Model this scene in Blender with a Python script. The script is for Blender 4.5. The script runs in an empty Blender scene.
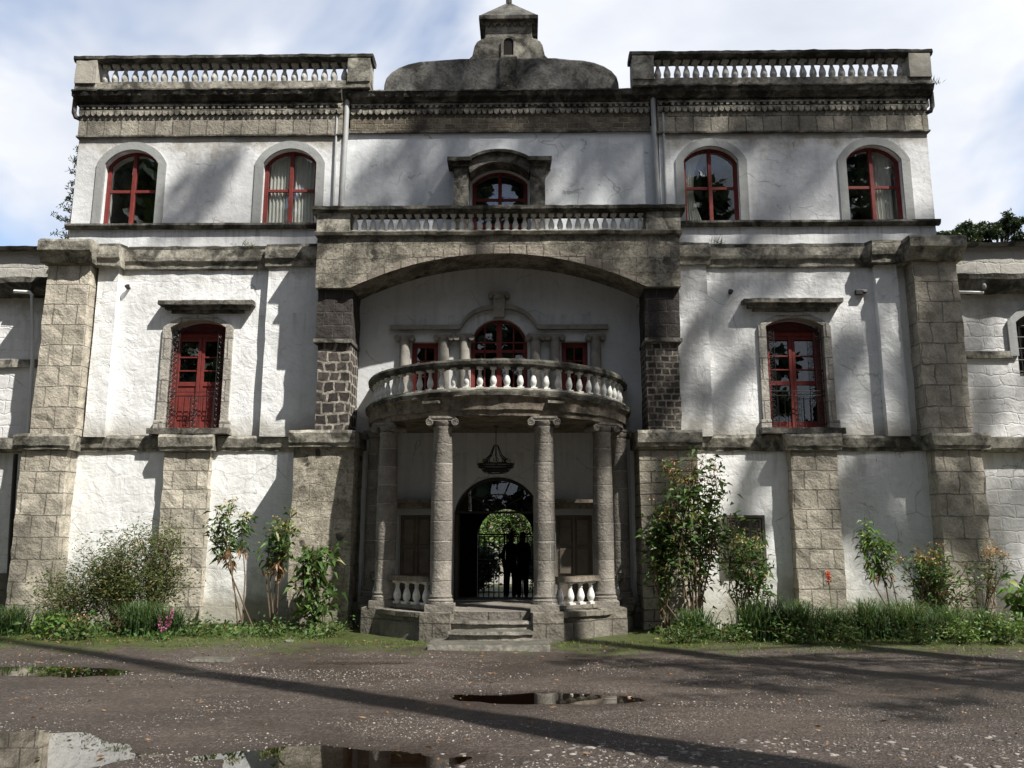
import bpy, bmesh, math, random
import numpy as np
from mathutils import Vector, Matrix, noise as mnoise
R = math.radians
random.seed(7); rng = np.random.default_rng(7)
scn = bpy.context.scene
COL = scn.collection

# ------------------------------------------------------------------ camera
cd = bpy.data.cameras.new('camera'); cam = bpy.data.objects.new('camera', cd); COL.objects.link(cam)
cd.sensor_width = 36; cd.lens = 827.08 / 1024 * 36; cd.clip_end = 2000; cd.clip_start = .1
p_, y_, r_ = .18039, -.01725, .001435
fwd = Vector((math.sin(y_)*math.cos(p_), math.cos(y_)*math.cos(p_), math.sin(p_)))
rt = Vector((math.cos(y_), -math.sin(y_), 0)); up = rt.cross(fwd)
r2 = rt*math.cos(r_) + up*math.sin(r_); u2 = -rt*math.sin(r_) + up*math.cos(r_)
m = Matrix((r2, u2, -fwd)).transposed().to_4x4(); m.translation = Vector((.5125, -15, 1.6))
cam.matrix_world = m; scn.camera = cam

# ------------------------------------------------------------------ sun, sky, exposure
SUN = Vector((1.25, -1.0, 2.1)).normalized()
EL = math.asin(SUN.z); AZ = math.atan2(SUN.x, SUN.y)
sd = bpy.data.lights.new('sun', 'SUN'); sd.energy = 5.0; sd.angle = R(.55); sd.color = (1, .96, .90)
so = bpy.data.objects.new('sun', sd); COL.objects.link(so)
so.rotation_euler = SUN.to_track_quat('Z', 'Y').to_euler(); so.location = (20, -20, 40)
w = bpy.data.worlds.new('World'); scn.world = w; w.use_nodes = True
nt = w.node_tree; nt.nodes.clear()
def nn(t, **k):
    n = nt.nodes.new(t)
    for a, b in k.items(): setattr(n, a, b)
    return n
sky = nn('ShaderNodeTexSky', sky_type='NISHITA', sun_disc=False, sun_elevation=EL, sun_rotation=AZ)
bg1 = nn('ShaderNodeBackground'); bg1.inputs[1].default_value = .13; nt.links.new(sky.outputs[0], bg1.inputs[0])
tc = nn('ShaderNodeTexCoord'); mp = nn('ShaderNodeMapping'); mp.inputs['Scale'].default_value = (1, 1, 2.0); mp.inputs['Location'].default_value = (1.35, .15, .40)
nt.links.new(tc.outputs['Generated'], mp.inputs[0])
n1 = nn('ShaderNodeTexNoise'); n1.inputs['Scale'].default_value = 2.2; n1.inputs['Detail'].default_value = 5; n1.inputs['Roughness'].default_value = .5; n1.inputs['Distortion'].default_value = .4
nt.links.new(mp.outputs[0], n1.inputs['Vector'])
rp = nn('ShaderNodeValToRGB'); rp.color_ramp.elements[0].position = .40; rp.color_ramp.elements[1].position = .52
rp.color_ramp.elements[0].color = (.18, .18, .18, 1)
nt.links.new(n1.outputs[0], rp.inputs[0])
n2 = nn('ShaderNodeTexNoise'); n2.inputs['Scale'].default_value = 3.0; n2.inputs['Detail'].default_value = 5; n2.inputs['Distortion'].default_value = .3
nt.links.new(mp.outputs[0], n2.inputs['Vector'])
rc = nn('ShaderNodeValToRGB'); rc.color_ramp.elements[0].position = .35; rc.color_ramp.elements[1].position = .66
rc.color_ramp.elements[0].color = (.66, .71, .81, 1); rc.color_ramp.elements[1].color = (.93, .95, 1.0, 1)
nt.links.new(n2.outputs[0], rc.inputs[0])
sx = nn('ShaderNodeSeparateXYZ'); nt.links.new(tc.outputs['Generated'], sx.inputs[0])
mr = nn('ShaderNodeMapRange'); mr.interpolation_type = 'SMOOTHSTEP'; nt.links.new(sx.outputs[1], mr.inputs[0])
for i_, q_ in enumerate((-.1, .75, .30, .66)): mr.inputs[i_+1].default_value = q_
bg2 = nn('ShaderNodeBackground'); nt.links.new(mr.outputs[0], bg2.inputs[1]); nt.links.new(rc.outputs[0], bg2.inputs[0])
mx = nn('ShaderNodeMixShader'); nt.links.new(rp.outputs[0], mx.inputs[0]); nt.links.new(bg1.outputs[0], mx.inputs[1]); nt.links.new(bg2.outputs[0], mx.inputs[2])
wo = nn('ShaderNodeOutputWorld'); nt.links.new(mx.outputs[0], wo.inputs[0])
vs = scn.view_settings; vs.view_transform = 'Standard'; vs.look = 'None'; vs.exposure = 0.72; vs.gamma = 1
scn.cycles.max_bounces = 6; scn.cycles.transparent_max_bounces = 12

# ------------------------------------------------------------------ material helpers
class NT:
    def __init__(s, name):
        s.m = bpy.data.materials.new(name); s.m.use_nodes = True; s.t = s.m.node_tree
        s.b = s.t.nodes['Principled BSDF']; s.out = s.t.nodes['Material Output']
        s.tc = s.t.nodes.new('ShaderNodeTexCoord').outputs['Object']
    def n(s, t, **k):
        n = s.t.nodes.new(t)
        for a, b in k.items(): setattr(n, a, b)
        return n
    def set(s, sock, v):
        if isinstance(v, bpy.types.NodeSocket): s.t.links.new(v, sock)
        elif isinstance(v, tuple) and len(v) == 3 and sock.type == 'RGBA': sock.default_value = (*v, 1)
        else: sock.default_value = v
    def map(s, scale=(1, 1, 1), loc=(0, 0, 0), src=None):
        n = s.n('ShaderNodeMapping'); s.set(n.inputs[0], src or s.tc); n.inputs['Scale'].default_value = scale; n.inputs['Location'].default_value = loc
        return n.outputs[0]
    def noise(s, scale, detail=5, rough=.55, dist=0, v=None):
        n = s.n('ShaderNodeTexNoise'); s.set(n.inputs['Vector'], v or s.tc)
        n.inputs['Scale'].default_value = scale; n.inputs['Detail'].default_value = detail; n.inputs['Roughness'].default_value = rough; n.inputs['Distortion'].default_value = dist
        return n.outputs[0]
    def vor(s, scale, feat='F1', v=None, out='Distance'):
        n = s.n('ShaderNodeTexVoronoi', feature=feat); s.set(n.inputs['Vector'], v or s.tc); n.inputs['Scale'].default_value = scale
        return n.outputs[out]
    def ramp(s, f, a, b, ca=(0, 0, 0), cb=(1, 1, 1)):
        n = s.n('ShaderNodeValToRGB'); s.set(n.inputs[0], f); e = n.color_ramp.elements
        e[0].position = a; e[1].position = b; e[0].color = (*ca, 1); e[1].color = (*cb, 1)
        return n.outputs[0]
    def mix(s, f, a, b, mode='MIX'):
        n = s.n('ShaderNodeMix', data_type='RGBA', blend_type=mode); s.set(n.inputs[0], f); s.set(n.inputs[6], a); s.set(n.inputs[7], b)
        return n.outputs[2]
    def math(s, op, a, b=0.):
        n = s.n('ShaderNodeMath', operation=op); s.set(n.inputs[0], a); s.set(n.inputs[1], b)
        return n.outputs[0]
    def rng_(s, v, a, b, c=0., d=1.):
        n = s.n('ShaderNodeMapRange'); s.set(n.inputs[0], v)
        for i, q in enumerate((a, b, c, d)): n.inputs[i+1].default_value = q
        return n.outputs[0]
    def xyz(s):
        n = s.n('ShaderNodeSeparateXYZ'); s.set(n.inputs[0], s.tc); return n.outputs
    def up(s):
        g = s.n('ShaderNodeNewGeometry'); q = s.n('ShaderNodeSeparateXYZ'); s.set(q.inputs[0], g.outputs['Normal']); return q.outputs[2]
    def island(s): return s.n('ShaderNodeNewGeometry').outputs['Random Per Island']
    def wallvec(s):   # (x+y, z) so that side faces are covered too
        X, Y, Z = s.xyz(); c = s.n('ShaderNodeCombineXYZ'); s.set(c.inputs[0], s.math('ADD', X, Y)); s.set(c.inputs[1], Z); return c.outputs[0]
    def brick(s, bw, bh, mortar=.01, v=None, off=.5, c1=(.2, .2, .2), c2=(.8, .8, .8), cm=(0, 0, 0), smooth=.3):
        n = s.n('ShaderNodeTexBrick'); s.set(n.inputs['Vector'], v or s.wallvec())
        n.offset = off; n.inputs['Scale'].default_value = 1; n.inputs['Mortar Size'].default_value = mortar; n.inputs['Mortar Smooth'].default_value = smooth
        n.inputs['Brick Width'].default_value = bw; n.inputs['Row Height'].default_value = bh; n.inputs['Bias'].default_value = 0
        for i, c in zip((1, 2, 3), (c1, c2, cm)): n.inputs[i].default_value = (*c, 1)
        return n.outputs
    def distort(s, v, amt, scale=3):
        nz = s.n('ShaderNodeTexNoise'); s.set(nz.inputs['Vector'], s.tc); nz.inputs['Scale'].default_value = scale; nz.inputs['Detail'].default_value = 3
        a = s.n('ShaderNodeVectorMath', operation='SUBTRACT'); s.set(a.inputs[0], nz.outputs[1]); a.inputs[1].default_value = (.5, .5, .5)
        b = s.n('ShaderNodeVectorMath', operation='SCALE'); s.set(b.inputs[0], a.outputs[0]); b.inputs['Scale'].default_value = amt
        c = s.n('ShaderNodeVectorMath', operation='ADD'); s.set(c.inputs[0], v); s.set(c.inputs[1], b.outputs[0]); return c.outputs[0]
    def bump(s, h, strength=.5, dist=.02, prev=None):
        n = s.n('ShaderNodeBump'); s.set(n.inputs['Height'], h); n.inputs['Strength'].default_value = strength; n.inputs['Distance'].default_value = dist
        if prev: s.set(n.inputs['Normal'], prev)
        s.t.links.new(n.outputs[0], s.b.inputs['Normal']); return n.outputs[0]
    def fin(s, color=None, rough=.85, spec=.3, metal=0):
        if color is not None: s.set(s.b.inputs['Base Color'], color)
        s.set(s.b.inputs['Roughness'], rough); s.b.inputs['Specular IOR Level'].default_value = spec; s.b.inputs['Metallic'].default_value = metal
        return s.m

def plaster(name, base, dirt, amt=.5, masonry=0., cell=(.7, .36), low=None, high=None, lumpy=.6):
    s = NT(name)
    big = s.noise(.55, 6, .62, .3); fine = s.noise(7, 6, .65)
    col = s.mix(s.math('MULTIPLY', s.ramp(big, .42, .68), amt), base, dirt)
    col = s.mix(s.math('MULTIPLY', s.ramp(fine, .50, .75), .28*amt+.06), col, tuple(c*.55 for c in dirt))
    streak = s.noise(1, 5, .6, 0, s.map((4.5, 4.5, .45)))
    col = s.mix(s.math('MULTIPLY', s.ramp(streak, .53, .74), .55*amt), col, tuple(c*.6 for c in dirt))
    Z = s.xyz()[2]
    if high:      # ochre and grey run-off with a ragged lower edge under a cornice
        z0, z1, c = high
        mk = s.ramp(s.math('ADD', s.rng_(Z, z0, z1), s.math('MULTIPLY', s.math('SUBTRACT', s.noise(2.2, 6, .7), .5), 1.7)), .42, .85)
        col = s.mix(s.math('MULTIPLY', mk, .75), col, c)
    if low:       # damp base
        z0, z1, c = low
        mk = s.ramp(s.math('ADD', s.rng_(Z, z1, z0), s.math('MULTIPLY', s.math('SUBTRACT', s.noise(2.0, 6, .7), .5), 1.4)), .35, .9)
        col = s.mix(s.math('MULTIPLY', mk, .8), col, c)
    drip = s.ramp(s.noise(1, 6, .7, 0, s.map((9, 9, .6), (3, 1, 0))), .50, .70)
    for zt in (7.36, 6.56, 5.66, 3.46, 3.08):      # below each ledge
        mk = s.math('MULTIPLY', s.rng_(Z, zt-.55, zt), s.math('LESS_THAN', Z, zt))
        col = s.mix(s.math('MULTIPLY', s.math('MULTIPLY', drip, mk), .55), col, tuple(c*.45 for c in dirt))
    chips = s.ramp(s.noise(3.1, 8, .74, .6), .63, .655)
    col = s.mix(s.math('MULTIPLY', chips, .65), col, tuple(c*.72 for c in dirt))
    cr = s.vor(1.15, 'DISTANCE_TO_EDGE', s.distort(s.tc, .55, 1.7))
    crk = s.math('MULTIPLY', s.ramp(cr, .004, .012, (1,)*3, (0,)*3), s.ramp(s.noise(.9, 3, .6, 0, s.map(loc=(4, 9, 2))), .52, .6))
    col = s.mix(s.math('MULTIPLY', crk, .5), col, tuple(c*.4 for c in dirt))
    pv = None
    if masonry:
        b = s.brick(cell[0], cell[1], .02, s.distort(s.distort(s.wallvec(), .22, 2.2), .07, 7), c1=(.75,)*3, c2=(1,)*3, smooth=.9)
        pv = s.bump(b[0], masonry, .02)
    pv = s.bump(s.noise(2.6, 4, .6, .4), lumpy, .045, pv)
    pv = s.bump(s.noise(13, 6, .7), .55, .014, pv)
    return s.fin(col, .9, .2)

def ashlar(name, c1, c2, cm, bw, bh, moss=.3, off=.5, bump=.5, dark=(.045, .043, .035), vec=None):
    s = NT(name)
    v = s.distort(s.distort(vec(s) if vec else s.wallvec(), .05, 3), .02, 14)
    b = s.brick(bw, bh, .014, v, off, c1, c2, cm, .5)
    n = s.noise(5, 8, .68, .3)
    col = s.mix(s.ramp(n, .42, .66), b[0], tuple(q*.55 for q in c1))
    col = s.mix(s.math('MULTIPLY', s.ramp(s.noise(2.1, 5, .6, .4, s.map(loc=(2, 6, 3))), .5, .7), .5), col, tuple(min(.8, q*1.25) for q in c1))
    col = s.mix(s.math('MULTIPLY', s.ramp(s.noise(28, 5, .7), .5, .68), .6), col, tuple(q*.3 for q in c1))
    st = s.ramp(s.noise(1.3, 8, .66, .5, s.map((1, 1, .55))), .62 - .25*moss, .80 - .2*moss)
    col = s.mix(s.math('MULTIPLY', st, min(1, moss*1.6)), col, dark)
    lich = s.ramp(s.noise(6.5, 6, .7, .2, s.map(loc=(5, 3, 1))), .66, .72)
    col = s.mix(s.math('MULTIPLY', lich, .35), col, (.34, .33, .27))
    pv = s.bump(s.ramp(b[1], 0, 1, (1,)*3, (0,)*3), min(1, bump*1.7), .03)
    pv = s.bump(s.noise(9, 8, .7), .8, .03, pv)
    s.bump(s.vor(24), .4, .012, pv)
    return s.fin(col, .92, .15)

def rubble(name, dark, light, mortar, scale=4.2, mw=.07, soot=.3, small=True):
    s = NT(name)
    v = s.distort(s.map((1, 1, 1.35)), .10, 3.5)
    e = s.vor(scale, 'DISTANCE_TO_EDGE', v); cell = s.vor(scale, 'F1', v, 'Color')
    sep = s.n('ShaderNodeSeparateColor'); s.set(sep.inputs[0], cell)
    st = s.mix(sep.outputs[0], dark, light)
    st = s.mix(s.ramp(s.noise(16, 6, .7), .4, .7), st, tuple(q*.5 for q in dark))
    mk = s.ramp(e, mw*.55, mw*1.1)
    mo = s.mix(s.ramp(s.noise(10, 5, .6), .4, .7), mortar, tuple(q*.6 for q in mortar))
    col = s.mix(mk, mo, st)
    if small: # pebbles of smaller size pressed in the mortar
        e2 = s.vor(scale*2.3, 'F1', v); col = s.mix(s.math('MULTIPLY', s.ramp(e2, .23, .28, (1,)*3, (0,)*3), s.math('SUBTRACT', 1., mk)), col, dark)
    col = s.mix(s.math('MULTIPLY', s.ramp(s.noise(1.1, 7, .65, .5), .45, .7), soot), col, (.05, .045, .038))
    pv = s.bump(mk, .9, .03); s.bump(s.noise(14, 7, .7), .7, .02, pv)
    return s.fin(col, .93, .15)

def eroded(name, light, mid, dark, amt):    # soft stone worn to pits, with dark stones let into it
    s = NT(name); n = s.noise(3.0, 9, .72, .5); f = s.noise(19, 7, .75)
    col = s.mix(s.ramp(n, .44, .58), light, mid); col = s.mix(s.math('MULTIPLY', s.ramp(s.noise(7.5, 9, .78, .6, s.map(loc=(2, 2, 5))), .56, .64), .75), col, tuple(q*.28 for q in mid))
    col = s.mix(s.math('MULTIPLY', s.ramp(f, .47, .62), .6), col, tuple(q*.35 for q in mid))
    v = s.distort(s.tc, .25, 4); cell = s.n('ShaderNodeSeparateColor'); s.set(cell.inputs[0], s.vor(4.6, 'F1', v, 'Color'))
    d = s.vor(4.6, 'F1', v); k = s.math('MULTIPLY', s.ramp(cell.outputs[0], .60, .64), s.ramp(d, .26, .36, (1,)*3, (0,)*3))
    k = s.math('MULTIPLY', k, s.ramp(s.noise(1.4, 4, .6, 0, s.map(loc=(6, 1, 1))), .42, .58)); col = s.mix(s.math('MULTIPLY', k, .85), col, dark)
    col = s.mix(s.math('MULTIPLY', s.ramp(s.noise(1.0, 8, .7, .6, s.map(loc=(3, 3, 9))), .66-.3*amt, .74-.2*amt), .7), col, (.05, .046, .038))
    b = s.brick(.42, .27, .012, s.distort(s.wallvec(), .16, 2.6), smooth=.6)
    col = s.mix(s.math('MULTIPLY', b[1], .4), col, tuple(q*.45 for q in mid))
    pv = s.bump(s.noise(6, 9, .78, .3), 1.0, .06); pv = s.bump(b[1], .35, -.02, pv); s.bump(f, .8, .02, pv)
    return s.fin(col, .93, .12)
def coursed(name, dark, light, mortar, bw, bh, mt, dist):
    s = NT(name); v = s.distort(s.wallvec(), dist, 3.2); v = s.distort(v, .035, 11)
    b = s.brick(bw, bh, mt*.42, v, .37, (0,)*3, (1,)*3, (.5,)*3, .25)
    sp = s.n('ShaderNodeSeparateColor'); s.set(sp.inputs[0], b[0])
    st = s.mix(sp.outputs[0], dark, light); st = s.mix(s.ramp(s.noise(18, 6, .7), .45, .7), st, tuple(q*.5 for q in dark))
    mo = s.mix(s.ramp(s.noise(12, 6, .7), .42, .62), mortar, tuple(q*.45 for q in mortar))
    col = s.mix(b[1], st, mo); col = s.mix(s.math('MULTIPLY', s.ramp(s.noise(1.7, 7, .7, .4), .5, .66), .45), col, (.04, .036, .03))
    pv = s.bump(b[1], .9, -.03); s.bump(s.noise(13, 7, .72), .8, .025, pv)
    return s.fin(col, .93, .12)

def weathered(name, base, amt, green=.0):   # old stone with black lichen, darker on upward faces
    s = NT(name)
    n = s.noise(3.2, 9, .72, .4); f = s.noise(17, 6, .7)
    col = s.mix(s.ramp(n, .42, .62), tuple(min(.8, q*1.15) for q in base), tuple(q*.5 for q in base))
    col = s.mix(s.math('MULTIPLY', s.ramp(f, .48, .66), .65), col, tuple(q*.35 for q in base))
    st = s.ramp(s.noise(2.1, 8, .7, .6, s.map(loc=(3, 7, 2))), .66-.35*amt, .78-.3*amt)
    col = s.mix(s.math('MULTIPLY', st, min(1, .5+amt*.5)), col, (.022, .021, .018))
    col = s.mix(s.math('MULTIPLY', s.ramp(s.up(), .4, .85), .75), col, (.035, .035, .025))
    if green: col = s.mix(s.math('MULTIPLY', s.ramp(s.noise(4, 6, .7, 0, s.map(loc=(1, 9, 4))), .55, .66), green), col, (.10, .105, .03))
    col = s.mix(s.math('MULTIPLY', s.ramp(s.noise(9, 6, .7, 0, s.map(loc=(8, 1, 4))), .63, .70), .45), col, (.36, .35, .29))
    pv = s.bump(s.noise(7, 8, .72), .8, .03); s.bump(f, .5, .01, pv)
    return s.fin(col, .93, .12)

def simple(name, c, rough=.6, var=.25, scale=8, spec=.3, metal=0, bump=.2, c2=None):
    s = NT(name); n = s.noise(scale, 6, .65)
    col = s.mix(s.ramp(n, .35, .7), c, c2 or tuple(q*(1-var) for q in c))
    s.bump(s.noise(scale*4, 5, .6), bump, .004)
    return s.fin(col, rough, spec, metal)

def leafmat(name, c1, c2, c3=None, f3=.9, trans=.25):
    s = NT(name); i = s.island()
    col = s.mix(i, c1, c2)
    if c3: col = s.mix(s.ramp(s.math('FRACT', s.math('MULTIPLY', i, 37.7)), f3-.01, f3), col, c3)
    s.fin(col, .5, .35)
    tr = s.n('ShaderNodeBsdfTranslucent'); s.set(tr.inputs[0], s.mix(.3, col, (.25, .35, .04)))
    mxs = s.n('ShaderNodeMixShader'); mxs.inputs[0].default_value = trans
    s.t.links.new(s.b.outputs[0], mxs.inputs[1]); s.t.links.new(tr.outputs[0], mxs.inputs[2]); s.t.links.new(mxs.outputs[0], s.out.inputs[0])
    return s.m

M = {}
M['white_up'] = plaster('upper plaster', (.80, .81, .81), (.42, .42, .40), .55, high=(8.4, 9.45, (.27, .235, .165)), lumpy=.45)
M['white_center'] = plaster('center plaster', (.76, .78, .79), (.42, .43, .43), .5, lumpy=.4)
M['white_mid'] = plaster('middle plaster', (.84, .85, .84), (.46, .46, .44), .42, .12, (.8, .42), low=(3.4, 4.0, (.42, .40, .35)), high=(6.0, 6.75, (.44, .43, .38)), lumpy=.9)
M['white_low'] = plaster('lower plaster', (.84, .85, .83), (.46, .45, .41), .42, .11, (.62, .33), low=(.2, 1.35, (.27, .25, .19)), lumpy=.75)
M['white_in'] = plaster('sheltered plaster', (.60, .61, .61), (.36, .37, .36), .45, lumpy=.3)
M['wing'] = plaster('wing plaster', (.76, .76, .75), (.42, .41, .38), .5, .38, (.50, .24), low=(.2, 1.3, (.3, .27, .22)), high=(5.2, 6.3, (.33, .31, .26)), lumpy=.8)
M['pier'] = ashlar('pier ashlar', (.58, .53, .435), (.39, .355, .285), (.22, .20, .165), .44, .385, .22)
M['pil'] = ashlar('pilaster ashlar', (.57, .525, .43), (.38, .345, .28), (.22, .2, .165), .43, .34, .26)
M['band'] = ashlar('cornice band', (.42, .39, .32), (.22, .20, .165), (.10, .095, .08), .34, .37, .5)
M['band_c'] = ashlar('center band', (.26, .225, .17), (.09, .08, .065), (.30, .265, .19), .22, .11, .5)
M['jamb'] = ashlar('door jamb stone', (.50, .475, .42), (.38, .36, .31), (.2, .18, .16), .6, .40, .18)
M['block'] = eroded('balcony rubble', (.42, .39, .315), (.19, .175, .14), (.045, .04, .035), .6)
M['voussoir'] = ashlar('voussoir', (.36, .32, .26), (.26, .23, .19), (.12, .11, .09), .3, .5, .3)
M['darkrub'] = coursed('dark rubble', (.045, .038, .035), (.13, .11, .098), (.42, .39, .33), .205, .185, .055, .17)
M['darkrub_r'] = coursed('small dark rubble', (.05, .043, .038), (.15, .13, .11), (.33, .30, .25), .15, .115, .04, .07)
M['darkash'] = ashlar('dark ashlar', (.075, .066, .06), (.045, .04, .038), (.12, .11, .1), .33, .24, .3)
M['flank'] = eroded('flank rubble', (.56, .51, .41), (.33, .30, .235), (.055, .05, .042), .35)
M['flank_r'] = ashlar('flank coursed', (.54, .49, .395), (.30, .27, .21), (.13, .12, .10), .46, .19, .25)
M['moss'] = weathered('blackened stone', (.27, .255, .22), .68, .2)
M['mossmid'] = weathered('weathered stone', (.43, .405, .34), .62, .25)
M['rail'] = weathered('blackened rail', (.20, .19, .16), .8, .1)
M['dome'] = weathered('attic render', (.20, .195, .18), .55, .15)
M['slab'] = weathered('portico slab', (.22, .19, .15), .4, .0)
M['podium'] = ashlar('podium', (.24, .22, .18), (.12, .108, .09), (.10, .09, .08), .55, .30, .45)
M['column'] = ashlar('column drums', (.30, .275, .235), (.15, .138, .12), (.40, .38, .34), 2.6, .30, .25)
M['smallcol'] = simple('engaged column', (.33, .31, .27), .9, .4, 6, .15)
M['baluster'] = weathered('baluster paint', (.62, .61, .57), .10, 0)
M['baluster_up'] = weathered('roof baluster', (.56, .55, .50), .26, 0)
M['balwhite'] = simple('baluster white', (.76, .76, .73), .8, .35, 9, .2, c2=(.44, .43, .38))
M['trim'] = plaster('grey trim', (.36, .37, .36), (.26, .26, .25), .5, lumpy=.2)
M['red'] = simple('red paint', (.21, .040, .033), .6, .35, 9, .25, bump=.5, c2=(.13, .027, .023))
M['reddark'] = simple('deep red paint', (.20, .02, .018), .45, .4, 6, .4)
M['iron'] = simple('black iron', (.018, .017, .016), .5, .3, 10, .4)
M['pvc'] = simple('grey pipe', (.42, .43, .42), .5, .25, 4, .4)
M['whitepipe'] = simple('white pipe', (.7, .7, .68), .4, .1, 4, .4)
M['curtain'] = simple('curtain', (.85, .85, .80), .9, .15, 5, .1)
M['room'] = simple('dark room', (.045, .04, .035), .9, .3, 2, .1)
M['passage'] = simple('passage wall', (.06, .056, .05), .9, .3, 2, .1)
M['wood'] = simple('brown wood', (.16, .135, .105), .6, .45, 5, .3)
M['oldwood'] = simple('carved wood', (.13, .12, .10), .8, .4, 7, .2)
M['bark'] = simple('bark', (.15, .125, .10), .95, .5, 3, .1, bump=.9)
M['stem'] = simple('stem', (.12, .13, .05), .8, .4, 9, .2)
M['twig'] = simple('woody stem', (.16, .12, .08), .9, .4, 9, .1)
M['floor'] = ashlar('portico floor', (.23, .21, .18), (.17, .155, .135), (.1, .09, .08), .5, .5, .3)
M['step'] = weathered('step stone', (.32, .30, .26), .25, .1)
M['candle'] = simple('candle', (.5, .46, .36), .6, .1)
M['trouser'] = simple('dark trousers', (.03, .03, .035), .9, .2)
M['jacket'] = simple('dark jacket', (.035, .033, .035), .9, .2)
M['skin'] = simple('skin', (.42, .26, .18), .6, .1)
M['hair'] = simple('hair', (.02, .015, .012), .7, .2)
M['L_feather'] = leafmat('feathery leaf', (.045, .08, .02), (.10, .13, .035), (.19, .13, .05), .86)
M['L_mid'] = leafmat('mid green leaf', (.04, .085, .022), (.085, .15, .035), (.20, .19, .06), .93)
M['L_bright'] = leafmat('bright leaf', (.06, .13, .025), (.13, .23, .045), (.22, .25, .06), .9)
M['L_dark'] = leafmat('dark leaf', (.012, .026, .010), (.024, .045, .015), trans=.1)
M['L_strap'] = leafmat('strap leaf', (.035, .075, .025), (.075, .13, .045), (.17, .15, .07), .93)
M['L_dry'] = leafmat('dry leaf', (.17, .09, .045), (.28, .17, .09))
M['L_tree'] = leafmat('tree leaf', (.02, .035, .014), (.04, .06, .022), trans=.08)
M['grass'] = leafmat('moss grass', (.05, .095, .015), (.12, .17, .03), (.2, .18, .07), .9)
M['F_orange'] = leafmat('orange bloom', (.45, .20, .06), (.50, .32, .14))
M['F_cream'] = leafmat('cream bloom', (.48, .42, .16), (.42, .30, .12))
M['F_pink'] = leafmat('pink bloom', (.34, .05, .17), (.45, .14, .28))
M['F_red'] = leafmat('red bloom', (.6, .03, .02), (.7, .10, .02))
M['F_white'] = leafmat('white bloom', (.7, .7, .65), (.75, .72, .6))

def glass():
    s = NT('window glass')
    g = s.n('ShaderNodeBsdfGlossy'); g.inputs['Roughness'].default_value = .01; g.inputs[0].default_value = (.9, .95, 1, 1)
    t = s.n('ShaderNodeBsdfTransparent'); t.inputs[0].default_value = (.90, .91, .90, 1)
    ge = s.n('ShaderNodeNewGeometry'); dt = s.n('ShaderNodeVectorMath', operation='DOT_PRODUCT'); s.set(dt.inputs[0], ge.outputs['Normal']); s.set(dt.inputs[1], ge.outputs['Incoming'])
    sch = s.math('POWER', s.math('SUBTRACT', 1., s.math('ABSOLUTE', dt.outputs['Value'])), 4.)   # Schlick, the same from both sides of the pane
    bm_ = s.n('ShaderNodeBump'); bm_.inputs['Distance'].default_value = .01; bm_.inputs['Strength'].default_value = .12
    s.set(bm_.inputs['Height'], s.noise(2.5, 2)); s.t.links.new(bm_.outputs[0], g.inputs['Normal'])
    k = s.math('ADD', s.math('MULTIPLY', sch, .9), .10)
    mxs = s.n('ShaderNodeMixShader'); s.set(mxs.inputs[0], k); s.t.links.new(t.outputs[0], mxs.inputs[1]); s.t.links.new(g.outputs[0], mxs.inputs[2])
    s.t.links.new(mxs.outputs[0], s.out.inputs[0]); return s.m
M['glass'] = glass()

def ground_mat():
    s = NT('damp gravel'); X, Y, Z = s.xyz()
    n = s.noise(.5, 7, .6, .4); f = s.noise(22, 6, .75)
    col = s.mix(s.ramp(n, .35, .68), (.066, .050, .040), (.032, .025, .020))
    col = s.mix(s.math('MULTIPLY', s.ramp(f, .47, .64), .6), col, (.145, .120, .10))
    g1 = s.vor(58, 'F1', None, 'Color'); sp = s.n('ShaderNodeSeparateColor'); s.set(sp.inputs[0], g1)
    d1 = s.vor(58)
    speck = s.math('MULTIPLY', s.ramp(sp.outputs[0], .80, .82), s.ramp(d1, .28, .36, (1,)*3, (0,)*3))
    patch = s.ramp(s.noise(.7, 5, .6, .5, s.map(loc=(4, 2, 0))), .47, .57)
    col = s.mix(s.math('MULTIPLY', s.math('MULTIPLY', speck, patch), .85), col, (.50, .47, .43))
    wp = s.ramp(s.noise(.33, 6, .65, .9, s.map((1, 2.2, 1), (7, 3, 0))), .44, .60)
    rut = s.ramp(s.noise(1, 5, .6, .4, s.map((.25, 3.2, 1), (2, 1, 0))), .5, .66)
    col = s.mix(s.math('MULTIPLY', wp, .5), col, (.030, .022, .017)); col = s.mix(s.math('MULTIPLY', rut, .35), col, (.035, .027, .021))
    # moss where the gravel meets the planting
    mk = s.ramp(s.math('ADD', s.rng_(Y, -4.3, -1.6), s.math('MULTIPLY', s.math('SUBTRACT', s.noise(1.9, 9, .75, .7), .5), 2.2)), .40, .62)
    gr = s.mix(s.ramp(s.noise(9, 6, .7), .35, .65), (.042, .055, .016), (.075, .088, .026))
    col = s.mix(mk, col, gr)
    wet = s.ramp(Z, .46, .5)
    lowz = s.rng_(s.math('ADD', Z, s.math('MULTIPLY', s.math('SUBTRACT', s.noise(8, 5), .5), .012)), -.008, .009)
    col = s.mix(lowz, s.mix(.8, col, (.028, .020, .015)), col)
    pv = s.bump(s.noise(6, 8, .7), .9, .05); pv = s.bump(s.vor(38), .8, .018, pv); s.bump(s.noise(70, 4, .7), .7, .01, pv)
    return s.fin(col, s.mix(lowz, (.3,)*3, s.mix(wp, (.8,)*3, (.42,)*3)), .35)
M['ground'] = ground_mat()
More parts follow.
